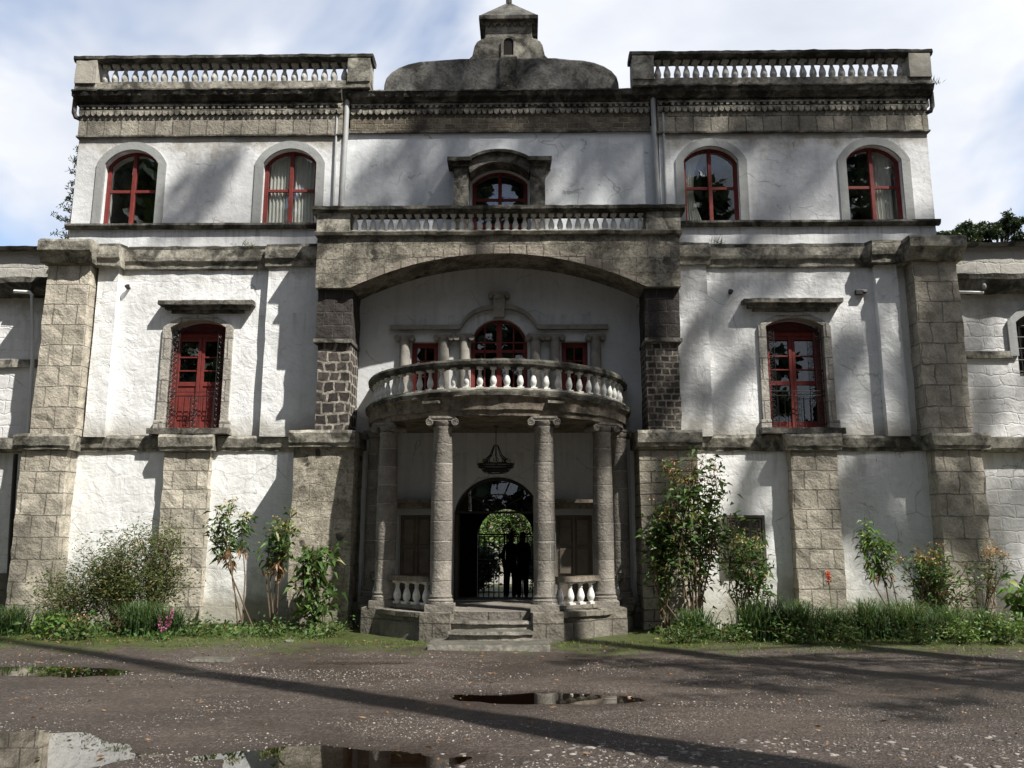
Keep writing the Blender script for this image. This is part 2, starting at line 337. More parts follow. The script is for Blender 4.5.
def water_mat():
    s = NT('puddle water'); s.b.inputs['IOR'].default_value = 1.33
    s.bump(s.noise(3.5, 3, .5), .04, .01)
    t = s.n('ShaderNodeBsdfTransparent'); t.inputs[0].default_value = (.55, .44, .34, 1)
    g = s.n('ShaderNodeBsdfGlossy'); g.inputs['Roughness'].default_value = .02
    fr = s.n('ShaderNodeFresnel'); fr.inputs[0].default_value = 1.5
    mxs = s.n('ShaderNodeMixShader'); s.set(mxs.inputs[0], s.math('MINIMUM', s.math('MULTIPLY', fr.outputs[0], 1.9), 1.)); s.t.links.new(t.outputs[0], mxs.inputs[1]); s.t.links.new(g.outputs[0], mxs.inputs[2])
    s.t.links.new(mxs.outputs[0], s.out.inputs[0]); return s.m
M['water'] = water_mat()
def stone_scatter(name, a, b):
    s = NT(name); i = s.island()
    col = s.mix(i, a, b); col = s.mix(s.math('MULTIPLY', s.ramp(s.noise(30, 5), .4, .7), .4), col, tuple(q*.5 for q in a))
    s.bump(s.noise(60, 4), .4, .004); return s.fin(col, .75, .3)
M['cobble'] = stone_scatter('cobble', (.09, .078, .068), (.30, .275, .25))
M['pebble'] = stone_scatter('pebble', (.08, .066, .055), (.36, .33, .30))
M['dirtbed'] = simple('soil', (.05, .04, .03), .95, .4, 6, .1, bump=.8)

# ------------------------------------------------------------------ object helpers
def empty(name, loc=(0, 0, 0), rz=0):
    o = bpy.data.objects.new(name, None); COL.objects.link(o); o.location = loc; o.rotation_euler = (0, 0, rz); return o
def tag(o, label=None, cat=None, group=None, kind=None):
    if label: o['label'] = label
    if cat: o['category'] = cat
    if group: o['group'] = group
    if kind: o['kind'] = kind
    return o
def link(name, me, mat, parent=None, loc=None):
    o = bpy.data.objects.new(name, me); COL.objects.link(o)
    if mat is not None and not me.materials: me.materials.append(mat)
    if parent: o.parent = parent
    if loc is not None: o.location = loc
    return o
def inst(o, loc, parent, rz=0, scale=None):
    c = o.copy(); COL.objects.link(c); c.location = loc; c.rotation_euler = (0, 0, rz); c.parent = parent
    if scale: c.scale = scale
    return c

class MB:
    def __init__(s): s.v = []; s.f = []
    def add(s, vs, fs):
        k = len(s.v); s.v += [tuple(q) for q in vs]; s.f += [tuple(i+k for i in f) for f in fs]; return s
    def box(s, x0, x1, y0, y1, z0, z1, seg=None):
        x0, x1 = sorted((x0, x1)); y0, y1 = sorted((y0, y1)); z0, z1 = sorted((z0, z1))
        if not seg:
            return s.add([(x0,y0,z0),(x1,y0,z0),(x1,y1,z0),(x0,y1,z0),(x0,y0,z1),(x1,y0,z1),(x1,y1,z1),(x0,y1,z1)],
                  [(0,3,2,1),(4,5,6,7),(0,1,5,4),(1,2,6,5),(2,3,7,6),(3,0,4,7)])
        lo = (x0,y0,z0); hi = (x1,y1,z1)
        n = [max(1, round((hi[i]-lo[i])/seg)) for i in range(3)]
        for ax in range(3):
            a, b = (ax+1)%3, (ax+2)%3
            for side in (0, 1):
                vs = []; 
                for i in range(n[a]+1):
                    for j in range(n[b]+1):
                        q = [0,0,0]; q[ax] = (lo, hi)[side][ax]; q[a] = lo[a]+(hi[a]-lo[a])*i/n[a]; q[b] = lo[b]+(hi[b]-lo[b])*j/n[b]; vs.append(q)
                fs = []
                for i in range(n[a]):
                    for j in range(n[b]):
                        k = i*(n[b]+1)+j; f = (k, k+n[b]+1, k+n[b]+2, k+1); fs.append(f if side else f[::-1])
                s.add(vs, fs)
        return s
    def prism(s, loops, y0, y1):          # polygons in XZ (first outer, others holes), extruded along y (y0 = front)
        from mathutils.geometry import tessellate_polygon
        pts = [[Vector((a, b, 0)) for a, b in lp] for lp in loops]
        tri = tessellate_polygon(pts); flat = [q for lp in loops for q in lp]; n = len(flat)
        vs = [(a, y0, b) for a, b in flat] + [(a, y1, b) for a, b in flat]; fs = []
        for t in tri:
            a, b, c = (Vector(flat[i]) for i in t)
            cr = (b-a).cross(c-a) if hasattr((b-a), 'cross') else 0
            cr = (b.x-a.x)*(c.y-a.y)-(b.y-a.y)*(c.x-a.x)
            t = t if cr > 0 else t[::-1]
            fs.append(tuple(t)); fs.append(tuple(i+n for i in t[::-1]))
        k = 0
        for li, lp in enumerate(loops):
            L = len(lp); area = sum(lp[i][0]*lp[(i+1)%L][1]-lp[(i+1)%L][0]*lp[i][1] for i in range(L))
            ccw = area > 0
            if li: ccw = not ccw
            for i in range(L):
                a, b = k+i, k+(i+1)%L
                fs.append((a, a+n, b+n, b) if ccw else (b, b+n, a+n, a))
            k += L
        return s.add(vs, fs)
    def exx(s, prof, x0, x1, seg=.25):    # profile in (y,z) extruded along x
        n = max(1, round(abs(x1-x0)/seg)); P = len(prof); vs = []
        for i in range(n+1):
            x = x0+(x1-x0)*i/n; vs += [(x, a, b) for a, b in prof]
        fs = []
        for i in range(n):
            for j in range(P):
                a, b = i*P+j, i*P+(j+1)%P; fs.append((a, b, b+P, a+P))
        fs.append(tuple(range(P))[::-1]); fs.append(tuple(n*P+j for j in range(P)))
        return s.add(vs, fs)
    def arc(s, prof, a0, a1, n, cx=0, cy=0):   # profile (r,z) swept round the z axis, angle 0 = +x
        P = len(prof); vs = []
        full = abs(abs(a1-a0)-2*math.pi) < 1e-6
        N = n if full else n+1
        for i in range(N):
            a = a0+(a1-a0)*i/n; vs += [(cx+r*math.cos(a), cy+r*math.sin(a), z) for r, z in prof]
        fs = []
        for i in range(n):
            for j in range(P):
                a, b = i*P+j, i*P+(j+1)%P; c, d = ((i+1)%N)*P+(j+1)%P, ((i+1)%N)*P+j; fs.append((a, d, c, b))
        if not full: fs.append(tuple(range(P))); fs.append(tuple(n*P+j for j in range(P))[::-1])
        return s.add(vs, fs)
    def lathe(s, prof, n=16, cx=0, cy=0, cz=0):   # open profile (r,z) bottom to top, capped
        P = len(prof); vs = []
        for i in range(n):
            a = 2*math.pi*i/n; vs += [(cx+r*math.cos(a), cy+r*math.sin(a), cz+z) for r, z in prof]
        fs = []
        for i in range(n):
            for j in range(P-1):
                a = i*P+j; b = ((i+1)%n)*P+j; fs.append((a, b, b+1, a+1))
        fs.append(tuple(i*P for i in range(n))[::-1]); fs.append(tuple(i*P+P-1 for i in range(n)))
        return s.add(vs, fs)
    def tube(s, path, r, n=6):
        path = [Vector(p) for p in path]; L = len(path); vs = []
        rr = r if isinstance(r, (list, tuple)) else [r]*L
        up0 = Vector((0, 0, 1))
        for i, p in enumerate(path):
            d = (path[min(i+1, L-1)]-path[max(i-1, 0)]).normalized()
            a = d.cross(up0)
            if a.length < .1: a = d.cross(Vector((0, 1, 0)))
            a.normalize(); b = a.cross(d)
            for k in range(n):
                t = 2*math.pi*k/n; vs.append(p+(a*math.cos(t)+b*math.sin(t))*rr[i])
        fs = []
        for i in range(L-1):
            for k in range(n):
                a, b = i*n+k, i*n+(k+1)%n; fs.append((a, b, b+n, a+n))
        fs.append(tuple(range(n))[::-1]); fs.append(tuple((L-1)*n+k for k in range(n)))
        return s.add(vs, fs)
    def cyl(s, p0, p1, r, n=10): return s.tube([p0, p1], r, n)
    def build(s, name, mat, parent=None, jit=0, jscale=2.5, smooth=False, bevel=0, loc=None):
        me = bpy.data.meshes.new(name)
        vs = s.v
        if jit:
            o = []
            for q in vs:
                p = Vector(q); a = mnoise.noise_vector(p*jscale); b = mnoise.noise_vector(p*jscale*3.1+Vector((7, 3, 1)))
                o.append(p+a*jit+b*jit*.6)
            vs = o
        me.from_pydata([tuple(q) for q in vs], [], s.f); me.validate()
        bm = bmesh.new(); bm.from_mesh(me); bmesh.ops.remove_doubles(bm, verts=bm.verts, dist=1e-4); bmesh.ops.recalc_face_normals(bm, faces=bm.faces)
        bm.to_mesh(me); bm.free()
        if smooth:
            me.polygons.foreach_set('use_smooth', [True]*len(me.polygons)); me.set_sharp_from_angle(angle=R(40))
        ob = link(name, me, mat, parent, loc)
        if bevel:
            b = ob.modifiers.new('bevel', 'BEVEL'); b.width = bevel; b.segments = 2; b.limit_method = 'ANGLE'; b.angle_limit = R(40)
        return ob

def archpts(x0, x1, zs, rise, n=14):   # arc from right spring to left spring over the top (ccw order continues)
    cx = (x0+x1)/2; hw = (x1-x0)/2
    if rise >= hw*.95: return [(cx+hw*math.cos(math.pi*i/n), zs+rise*math.sin(math.pi*i/n)) for i in range(n+1)]
    rad = (hw*hw+rise*rise)/(2*rise); a = math.asin(hw/rad)
    return [(cx+rad*math.sin(a-2*a*i/n), zs+rise-rad+rad*math.cos(a-2*a*i/n)) for i in range(n+1)]
def opening(x0, x1, z0, zs, rise, n=14): return [(x0, z0), (x1, z0)] + archpts(x0, x1, zs, rise, n)
def rect(x0, x1, z0, z1): return [(x0, z0), (x1, z0), (x1, z1), (x0, z1)]

# ------------------------------------------------------------------ the ground
PUD = [(-5.7, -4.85, 1.7, .42), (-3.75, -8.45, 1.55, .70), (-.85, -8.75, .95, .48), (.75, -6.3, .95, .30), (-1.6, -4.1, .7, .10)]
def gz(x, y):
    v = Vector((x, y, 0))
    z = .012 + .012*mnoise.fractal(v*.8, 1.0, 2.0, 4) + .006*mnoise.fractal(v*3.3+Vector((9, 2, 0)), 1.0, 2.0, 3)
    for cx, cy, rx, ry in PUD:
        d = ((x-cx)/rx)**2+((y-cy)/ry)**2
        if d < 5: z -= .055*math.exp(-d*1.25)*(1+.5*mnoise.noise(v*2.3))
    if y > -3.6: z += .05*min(1, (y+3.6)/2.2)
    return z
def grid_axis(parts):
    o = []
    for a, b, st in parts:
        n = max(1, round((b-a)/st)); o += [a+(b-a)*i/n for i in range(n)]
    return o+[parts[-1][1]]
gx = grid_axis([(-600, -60, 180), (-60, -14, 8), (-14, -8, .6), (-8, 9, .065), (9, 16, .7), (16, 60, 8), (60, 600, 180)])
gy = grid_axis([(-600, -60, 180), (-60, -12, 6), (-12, -9.6, .5), (-9.6, -2.5, .065), (-2.5, 0, .3), (0, 60, 6), (60, 600, 180)])
vs = []
for y in gy:
    for x in gx:
        inn = -14 < x < 14 and -12 < y < .1
        vs.append((x, y, gz(x, y) if inn else (.012 if y < -3 else (.062 if y < 1 else .0))))
W = len(gx); fs = [(j*W+i, j*W+i+1, (j+1)*W+i+1, (j+1)*W+i) for j in range(len(gy)-1) for i in range(W-1)]
me = bpy.data.meshes.new('ground'); me.from_pydata(vs, [], fs); me.polygons.foreach_set('use_smooth', [True]*len(me.polygons))
tag(link('ground', me, M['ground']), kind='structure')
for cx, cy, rx, ry in PUD[:4]:
    me = bpy.data.meshes.new('puddle'); n = 40
    me.from_pydata([(cx, cy, -.006)]+[(cx+rx*1.75*math.cos(2*math.pi*i/n), cy+ry*1.75*math.sin(2*math.pi*i/n), -.006) for i in range(n)], [], [(0, 1+i, 1+(i+1) % n) for i in range(n)])
    if cx == -.85:
        for v in me.vertices: v.co.z -= .0006
    tag(link('puddle', me, M['water']), kind='structure')

def stones(name, pts, mat, label, cat, sunk=.35):
    base = bmesh.new(); bmesh.ops.create_icosphere(base, subdivisions=1, radius=1); bv = np.array([v.co[:] for v in base.verts]); bf = np.array([[v.index for v in f.verts] for f in base.faces]); base.free()
    V = []; F = []; k = 0
    for x, y, r in pts:
        z = gz(x, y); a = rng.uniform(0, 6.28); sc = np.array([r*rng.uniform(.8, 1.35), r*rng.uniform(.6, 1), r*(rng.uniform(.35, .6) if r < .0145 else .28)])
        q = bv*sc*(1+rng.uniform(-.18, .18, (len(bv), 1))); c, s_ = math.cos(a), math.sin(a)
        q = np.c_[q[:, 0]*c-q[:, 1]*s_, q[:, 0]*s_+q[:, 1]*c, q[:, 2]]+[x, y, z+sc[2]*sunk]
        V.append(q); F.append(bf+k); k += len(bv)
    me = bpy.data.meshes.new(name); me.from_pydata(np.concatenate(V).tolist(), [], np.concatenate(F).tolist())
    me.polygons.foreach_set('use_smooth', [True]*len(me.polygons))
    return tag(link(name, me, mat), label, cat, kind='stuff')
def inpud(x, y, k=1.0): return any(((x-a)/c)**2+((y-b)/d)**2 < k for a, b, c, d in PUD)
pts = []
while len(pts) < 800:
    x = rng.uniform(-1.2, 6.5); y = rng.uniform(-9.6, -7.2)
    lim = -8.55 + .16*max(0, x) + .25*mnoise.noise(Vector((x*.8, y*.8, 3)))
    if y > lim + .15: continue
    if inpud(x, y, .8) or (x < .6 and rng.random() < .6): continue
    if mnoise.noise(Vector((x*1.2, y*1.8, 0))) < -.22: continue
    pts.append((x, y, rng.choice([.015, .022, .03, .042], p=[.35, .3, .25, .1])))
stones('cobbles', pts, M['cobble'], 'pale flat cobbles set in the brown gravel at the foot of the picture', 'cobbles', -.15)
pts = []
while len(pts) < 13000:
    x = rng.uniform(-8, 9); y = -9.6 + 6.2*rng.random()**1.2
    if inpud(x, y, .7): continue
    if mnoise.fractal(Vector((x*.5, y*1.1, 5)), 1, 2, 3) < rng.uniform(-.08, .42): continue
    pts.append((x, y, rng.choice([.005, .007, .009, .014], p=[.35, .35, .22, .08])))
stones('pebbles', pts, M['pebble'], 'small pale pebbles strewn over the damp gravel yard', 'pebbles', .2)

# ------------------------------------------------------------------ the manor house
H = tag(empty('manor_house'), 'three storey whitewashed stone manor with round columned portico and roof balustrades', 'house')
P = lambda mb, name, mat, **k: mb.build(name, M[mat], H, **k)
ow = [(-7.71, -6.64), (6.66, 7.74)]; iw = [(-4.60, -3.54), (3.55, 4.62)]
WT = 9.02
# third storey walls (wings slightly proud of the centre)
for sx in (-1, 1):
    ws = [q for q in ow+iw if q[0]*sx > 0]
    x0, x1 = sorted((sx*3.1, sx*8.27))
    P(MB().prism([rect(x0, x1, 6.6, 9.3)] + [opening(a, b, 7.47, 8.72, WT-8.72) for a, b in ws], 0, .4), 'wall', 'white_up')
    # side walls
    P(MB().box(sx*7.97, sx*8.27, .4, 6.4, 6.6, 10.2), 'side_wall', 'white_up')
P(MB().prism([rect(-3.1, 3.1, 6.9, 9.5), opening(-.53, .55, 6.94, 8.35, .25)], .12, .45), 'wall', 'white_center')
# second storey walls
dl = (-6.16, -5.09); dr = (4.94, 6.02)
for (a, b), sx in ((dl, -1), (dr, 1)):
    x0, x1 = sorted((sx*2.62, sx*8.3))
    P(MB().prism([rect(x0, x1, 3.1, 6.6), opening(a, b, 3.5, 5.42, .16)], 0, .4), 'wall', 'white_mid')
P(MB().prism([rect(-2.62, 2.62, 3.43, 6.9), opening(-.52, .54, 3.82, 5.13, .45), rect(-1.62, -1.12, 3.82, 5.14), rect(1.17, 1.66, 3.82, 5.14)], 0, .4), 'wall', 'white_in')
for x0, x1 in ((-4.33, -3.2), (3.2, 3.88), (-7.55, -7.17), (7.0, 7.4)):
    P(MB().box(x0, x1, -.15, 0, 3.35, 6.62, .3), 'wall_strip', 'white_mid', jit=.012)
# ground storey walls
for sx in (-1, 1):
    x0, x1 = sorted((sx*2.4, sx*8.4)); P(MB().box(x0, x1, -.02, .4, 0, 3.1, .4), 'wall', 'white_low', jit=.012, jscale=1.5)
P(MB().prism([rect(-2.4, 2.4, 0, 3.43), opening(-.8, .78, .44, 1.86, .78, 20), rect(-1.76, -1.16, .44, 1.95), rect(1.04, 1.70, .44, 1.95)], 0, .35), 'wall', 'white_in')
# outer piers, lower pilasters
for sx in (-1, 1):
    P(MB().box(sx*7.60, sx*8.40, -.36, .3, 3.35, 6.62, .13), 'corner_pier', 'pier', jit=.022, jscale=4)
    P(MB().box(sx*7.70, sx*8.52, -.36, .3, 0, 3.12, .13), 'corner_pier', 'pier', jit=.022, jscale=4)
    P(MB().exx([(.0, 6.56), (-.44, 6.56), (-.50, 6.64), (-.52, 6.70), (-.60, 6.76), (-.60, 6.93), (-.56, 6.98), (0, 6.98)], sx*7.50-.02, sx*8.50, .1), 'pier_cap', 'mossmid', jit=.015)
    P(MB().box(sx*5.20, sx*6.02, -.18 if sx < 0 else -.26, .0, 0, 3.10, .13), 'pilaster', 'pil', jit=.022, jscale=4)
P(MB().box(-3.50, -2.46, -.80, .0, 0, 3.10, .2), 'flank_pier', 'flank', jit=.018)
P(MB().box(2.46, 3.44, -.80, .0, 0, 3.10, .2), 'flank_pier', 'flank_r', jit=.018)
# string course between ground and second storey
def string(x0, x1, yo):
    P(MB().exx([(.0, 3.09), (yo+.04, 3.09), (yo+.035, 3.14), (yo+.01, 3.16), (yo-.02, 3.32), (yo, 3.37), (.0, 3.39)], x0, x1, .12), 'string_course', 'mossmid', jit=.014, jscale=4)
for a, b, yo in ((-8.64, -7.62, -.46), (-7.62, -6.10, -.09), (-6.10, -5.12, -.29), (-5.12, -3.56, -.09), (-3.56, -2.42, -.92),
                 (2.42, 3.52, -.92), (3.52, 5.12, -.09), (5.12, 6.10, -.36), (6.10, 7.62, -.09), (7.62, 8.64, -.46)): string(a, b, yo)
# cornice above the second storey
for a, b, yo in ((-7.52, -7.1, -.34), (-7.1, -4.38, -.11), (-4.38, -3.26, -.26), (3.26, 3.95, -.26), (3.95, 6.9, -.11), (6.9, 7.52, -.34)):
    P(MB().exx([(.0, 6.54), (yo+.06, 6.56), (yo+.05, 6.66), (yo+.01, 6.70), (yo, 6.76), (yo, 6.92), (.0, 6.95)], a, b, .12), 'cornice', 'mossmid', jit=.013, jscale=4)
    P(MB().exx([(.0, 6.955), (yo+.03, 6.93), (yo+.05, 6.985), (.0, 7.03)], a+.01, b-.01, .15), 'coping_course', 'rail', jit=.02, jscale=5)
# sill ledge third storey
for a, b in ((-8.33, -3.34), (3.34, 8.33)):
    P(MB().exx([(.0, 7.36), (-.07, 7.37), (-.10, 7.42), (-.10, 7.46), (.0, 7.475)], a, b, .2), 'ledge', 'moss', jit=.008)
# entablature: band, scallops, dentils, ledge, parapet
def scallops(x0, x1, z0, z1, y, n, mat, name):
    st = (x1-x0)/n; lp = [(x0, z1+.02)]
    for i in range(n):
        a = x0+i*st; r = random.uniform(-.006, .008)
        lp += [(a+.004, z1), (a+.14*st, z0+.035+r), (a+.34*st, z0+.008+r), (a+.5*st, z0+r), (a+.66*st, z0+.008+r), (a+.86*st, z0+.035+r), (a+st-.004, z1)]
    lp += [(x1, z1+.02)]
    P(MB().prism([lp], y, y+.10), name, mat, jit=.005, jscale=9)
def dentils(x0, x1, z0, z1, y, n, mat):
    st = (x1-x0)/n; lp = [(x0, z1+.03)]
    for i in range(n):
        a = x0+i*st; r = random.uniform(-.004, .006) + (.03 if random.random() < .06 else 0)
        lp += [(a+.27*st, z1), (a+.275*st, z0+r), (a+.77*st, z0+r), (a+.775*st, z1)]
    lp += [(x1, z1+.03)]
    P(MB().prism([lp], y, y+.1), 'dentil_row', mat, jit=.004, jscale=9)
for x0, x1, yy, bm_, dz in ((-8.30, -3.08, 0, 'band', 0), (3.08, 8.30, 0, 'band', 0), (-2.95, 2.95, .12, 'band_c', .06)):
    P(MB().box(x0, x1, yy-.03, yy+.3, 9.30 if dz == 0 else 9.40, 9.72+dz, .2), 'frieze', bm_, jit=.008)
    P(MB().box(x0-.02, x1+.02, yy-.055, yy+.1, 9.27 if dz == 0 else 9.375, 9.302 if dz == 0 else 9.405, .2), 'fillet', 'moss', jit=.006)
    n = round((x1-x0)/.118); P(MB().box(x0, x1, yy-.04, yy+.3, 9.72+dz, 10.05, .2), 'frieze', 'moss', jit=.006)
    scallops(x0, x1, 9.70+dz*.8, 9.80+dz*.8, yy-.075, n, 'mossmid', 'scallop_row'); dentils(x0, x1, 9.845+dz*.8, 9.90+dz*.8, yy-.08, n, 'mossmid')
    P(MB().exx([(yy+.3, 9.99), (yy-.09, 9.99), (yy-.12, 10.04), (yy-.18, 10.08), (yy-.20, 10.15), (yy-.22, 10.17), (yy-.21, 10.20), (yy-.14, 10.215), (yy+.3, 10.24)], x0-(.1 if x0 < -4 else .13 if yy else 0), x1+(.1 if x1 > 4 else .13 if yy else 0), .08), 'cornice', 'rail', jit=.018, jscale=9)
for sx in (-1, 1):   # returns on the flanks
    P(MB().box(sx*8.27, sx*8.31, .4, 6.4, 9.30, 9.95), 'side_frieze', 'band'); P(MB().box(sx*8.20, sx*8.52, .3, 6.4, 9.99, 10.24, .3), 'side_cornice', 'rail', jit=.02)
# roof, floors, back wall and dark rooms
P(MB().box(-7.96, 7.96, .3, 6.2, 10.06, 10.2), 'roof', 'dome')
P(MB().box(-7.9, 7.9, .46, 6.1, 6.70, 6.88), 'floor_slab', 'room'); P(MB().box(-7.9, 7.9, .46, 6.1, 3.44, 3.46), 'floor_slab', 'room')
for sx in (-1, 1): P(MB().box(sx*7.97, sx*8.27, .4, 6.4, 0, 6.6), 'side_wall', 'white_mid')
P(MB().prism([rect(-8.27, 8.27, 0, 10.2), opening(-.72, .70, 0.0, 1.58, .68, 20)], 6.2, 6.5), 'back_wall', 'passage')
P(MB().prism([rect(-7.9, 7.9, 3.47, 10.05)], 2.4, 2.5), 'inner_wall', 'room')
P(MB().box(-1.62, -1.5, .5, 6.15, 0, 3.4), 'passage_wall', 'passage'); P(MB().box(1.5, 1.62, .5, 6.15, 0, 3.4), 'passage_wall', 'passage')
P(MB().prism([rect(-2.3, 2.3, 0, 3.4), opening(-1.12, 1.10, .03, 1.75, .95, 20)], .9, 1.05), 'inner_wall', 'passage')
P(MB().box(-1.5, 1.5, 1.06, 6.2, -.02, .03), 'passage_floor', 'floor')
P(MB().box(-2.2, 2.2, .36, .9, .0, .455), 'threshold', 'floor')

# balusters
BP = [(.5, 0), (.5, .07), (.34, .075), (.30, .13), (.42, .20), (.50, .30), (.50, .38), (.40, .52), (.26, .66), (.21, .72), (.27, .75), (.28, .79), (.22, .82), (.30, .88), (.44, .90)]
def baluster_mesh(name, h, wdt, mat):
    mb = MB(); mb.box(-.5*wdt, .5*wdt, -.5*wdt, .5*wdt, 0, .09*h)
    mb.lathe([(r*wdt, z*h) for r, z in BP[2:]], 12); mb.box(-.46*wdt, .46*wdt, -.46*wdt, .46*wdt, .905*h, h)
    o = mb.build(name, M[mat], None, smooth=True); me = o.data; bpy.data.objects.remove(o); return me
def bals(parent, me, pts):
    for x, y, z, a in pts:
        o = bpy.data.objects.new('baluster', me); COL.objects.link(o); o.parent = parent; o.location = (x, y, z); o.rotation_euler = (random.uniform(-.01, .01), random.uniform(-.012, .012), a)
me_up = baluster_mesh('baluster', .44, .138, 'baluster_up')
for x0, x1, n, pin, pout in ((-7.96, -2.98, 25, (-2.98, -2.54), (-8.38, -7.96)), (3.02, 7.96, 26, (2.60, 3.02), (7.96, 8.38))):
    base = P(MB().box(min(pin+pout), max(pin+pout), -.16, .16, 10.22, 10.37, .15), 'roof_balustrade', 'mossmid', jit=.012, jscale=4)
    for q in (pin, pout):
        MB().box(q[0], q[1], -.19, .19, 10.34, 10.83, .12).build('post', M['mossmid'] if q == pin else M['white_up'], base, jit=.01)
    MB().exx([(.17, 10.81), (-.17, 10.81), (-.20, 10.86), (-.20, 10.92), (.0, 10.95), (.2, 10.92), (.2, 10.86)], min(pin+pout)-.05, max(pin+pout)+.05, .1).build('handrail', M['rail'], base, jit=.012, jscale=6)
    st = (x1-x0)/n
    bals(base, me_up, [(x0+st*(i+.5)+random.uniform(-.008, .008), random.uniform(-.02, .02), 10.37, random.uniform(-.3, .3)) for i in range(n)])
    # return along the roof edge
    sx = -1 if x0 < 0 else 1
    MB().box(sx*8.19, sx*8.35, .2, 5.5, 10.24, 10.38).build('side_kerb', M['rail'], base); MB().box(sx*8.17, sx*8.39, .2, 5.5, 10.80, 10.92).build('side_rail', M['rail'], base)
    bals(base, me_up, [(sx*8.27, .45+.3*i, 10.37, 0) for i in range(10)])
# attic mound and bell gable
o = [(-2.32, 10.2), (2.38, 10.2), (2.36, 10.45)] + [(2.36-.95*(1-math.cos(t)), 10.45+.51*math.sin(t)) for t in [R(15*i) for i in range(1, 7)]]
o += [(1.1, 11.0), (-.8, 11.0)] + [(-1.36-.95*math.cos(t), 10.45+.51*math.sin(t)) for t in [R(90-15*i) for i in range(0, 6)]] + [(-2.31, 10.45)]
P(MB().prism([o], .12, .85), 'attic', 'dome', bevel=.05)
C = .17
half = [(1.02, 10.99), (.92, 11.03), (.80, 11.07), (.735, 11.14), (.71, 11.26), (.69, 11.36), (.64, 11.45), (.56, 11.50), (.49, 11.52), (.475, 11.60), (.47, 11.88)]
P(MB().prism([[(C-a, b) for a, b in half] + [(C+a, b) for a, b in half[::-1]], ], .25, .75), 'bell_gable', 'mossmid', bevel=.02)
P(MB().prism([opening(C-.10, C+.10, 11.12, 11.40, .1)], .235, .26), 'niche_shade', 'room')  # flat near-black panel, the shade of the niche hollow put in as colour
P(MB().prism([opening(C-.15, C+.15, 11.08, 11.40, .15), opening(C-.10, C+.10, 11.12, 11.40, .1)], .21, .255), 'niche_surround', 'mossmid')
P(MB().box(C-.17, C+.17, .06, .3, 10.28, 10.99, .15), 'pedestal', 'rail', jit=.01)
mb = MB().box(C-.60, C+.60, .12, .88, 11.86, 11.96); P(mb, 'gable_eave', 'rail', bevel=.015)
mb = MB().add([(C-.58, .14, 11.96), (C+.58, .14, 11.96), (C+.58, .86, 11.96), (C-.58, .86, 11.96), (C, .5, 12.5)], [(0, 1, 4), (1, 2, 4), (2, 3, 4), (3, 0, 4), (3, 2, 1, 0)])
P(mb, 'gable_roof', 'dome')
P(MB().cyl((C, .5, 12.4), (C, .5, 12.60), .06, 8).box(C-.02, C+.02, .48, .52, 12.58, 12.9).box(C-.09, C+.09, .479, .521, 12.70, 12.74), 'cross', 'rail')
scal = MB()
for i in range(7): scal.prism([[(C-.48+i*.137, 11.84), (C-.48+i*.137+.068, 11.76), (C-.48+(i+1)*.137, 11.84), (C-.48+(i+1)*.137, 11.87), (C-.48+i*.137, 11.87)]], .2, .26)
P(scal, 'scallop_row', 'moss')

# ---- windows
def curtain_mesh(x0, x1, z0, z1, y, amp=.018, pinch=0):
    n = 46; V = []; F = []
    rows = 8
    for j in range(rows+1):
        t = j/rows; z = z0+(z1-z0)*t
        for i in range(n+1):
            u = i/n; sh = pinch*math.sin(math.pi*(1-t))*u if pinch else 0
            V.append((x0+(x1-x0)*u*(1-abs(sh)), y+amp*math.sin(u*n*.85+math.sin(t*3)), z))
    for j in range(rows):
        for i in range(n): a = j*(n+1)+i; F.append((a, a+1, a+n+2, a+n+1))
    return MB().add(V, F)
def casement(x0, x1, z0, zs, rise, y=.10, mat='red', curtains=(), trans=.52):
    cx = (x0+x1)/2; mb = MB(); t = .05
    inner = opening(x0+t, x1-t, z0+t, zs, max(.02, rise-t*.9), 12)
    mb.prism([opening(x0+.005, x1-.005, z0+.005, zs, rise-.005, 14), inner], y, y+.07)
    top = zs+rise-.03
    mb.box(cx-.035, cx+.035, y-.012, y+.06, z0+.03, top)
    zt = z0+(zs+rise-z0)*trans - .07
    mb.box(x0+.03, cx, y+.01, y+.05, zt-.028, zt+.028); mb.box(cx, x1-.03, y+.01, y+.05, zt-.028, zt+.028)
    for s in (-1, 1):   # sash stiles
        xo = x0+t if s < 0 else x1-t
        mb.box(xo, xo-s*.028, y+.012, y+.05, z0+t, zs)
    f = P(mb, 'window', mat, bevel=.004)
    MB().prism([opening(x0+.03, x1-.03, z0+.03, zs, rise-.02, 12)], y+.028, y+.034).build('pane', M['glass'], f)
    for c in curtains: curtain_mesh(*c).build('curtain', M['curtain'], f, smooth=True)
    return f
def surround(parent, x0, x1, z0, zs, rise, wd, y0, y1, mat, crown=.06):
    MB().prism([[(x0-wd, z0), (x0+.012, z0)] + archpts(x0+.012, x1-.012, zs-.005, rise, 14)[::-1] + [(x1-.012, z0), (x1+wd, z0)] + archpts(x0-wd, x1+wd, zs, rise+crown, 16)], y0, y1).build('surround', M[mat], parent)
for a, b in ow+iw:
    cur = []
    zz = (7.52, 8.95)
    if a == iw[0][0]: cur = [(a+.06, (a+b)/2-.03, *zz, .215), ((a+b)/2+.03, b-.06, *zz, .215)]
    elif a == iw[1][0]: cur = [(a+.05, a+.40, *zz, .23, .018, .5)]
    elif a == ow[1][0]: cur = [(a+.55, a+.95, *zz, .23)]
    f = casement(a, b, 7.47, 8.72, WT-8.72, curtains=cur, y=.13)
    surround(f, a, b, 7.475, 8.72, WT-8.72, .15, -.025, .02, 'trim', .15)
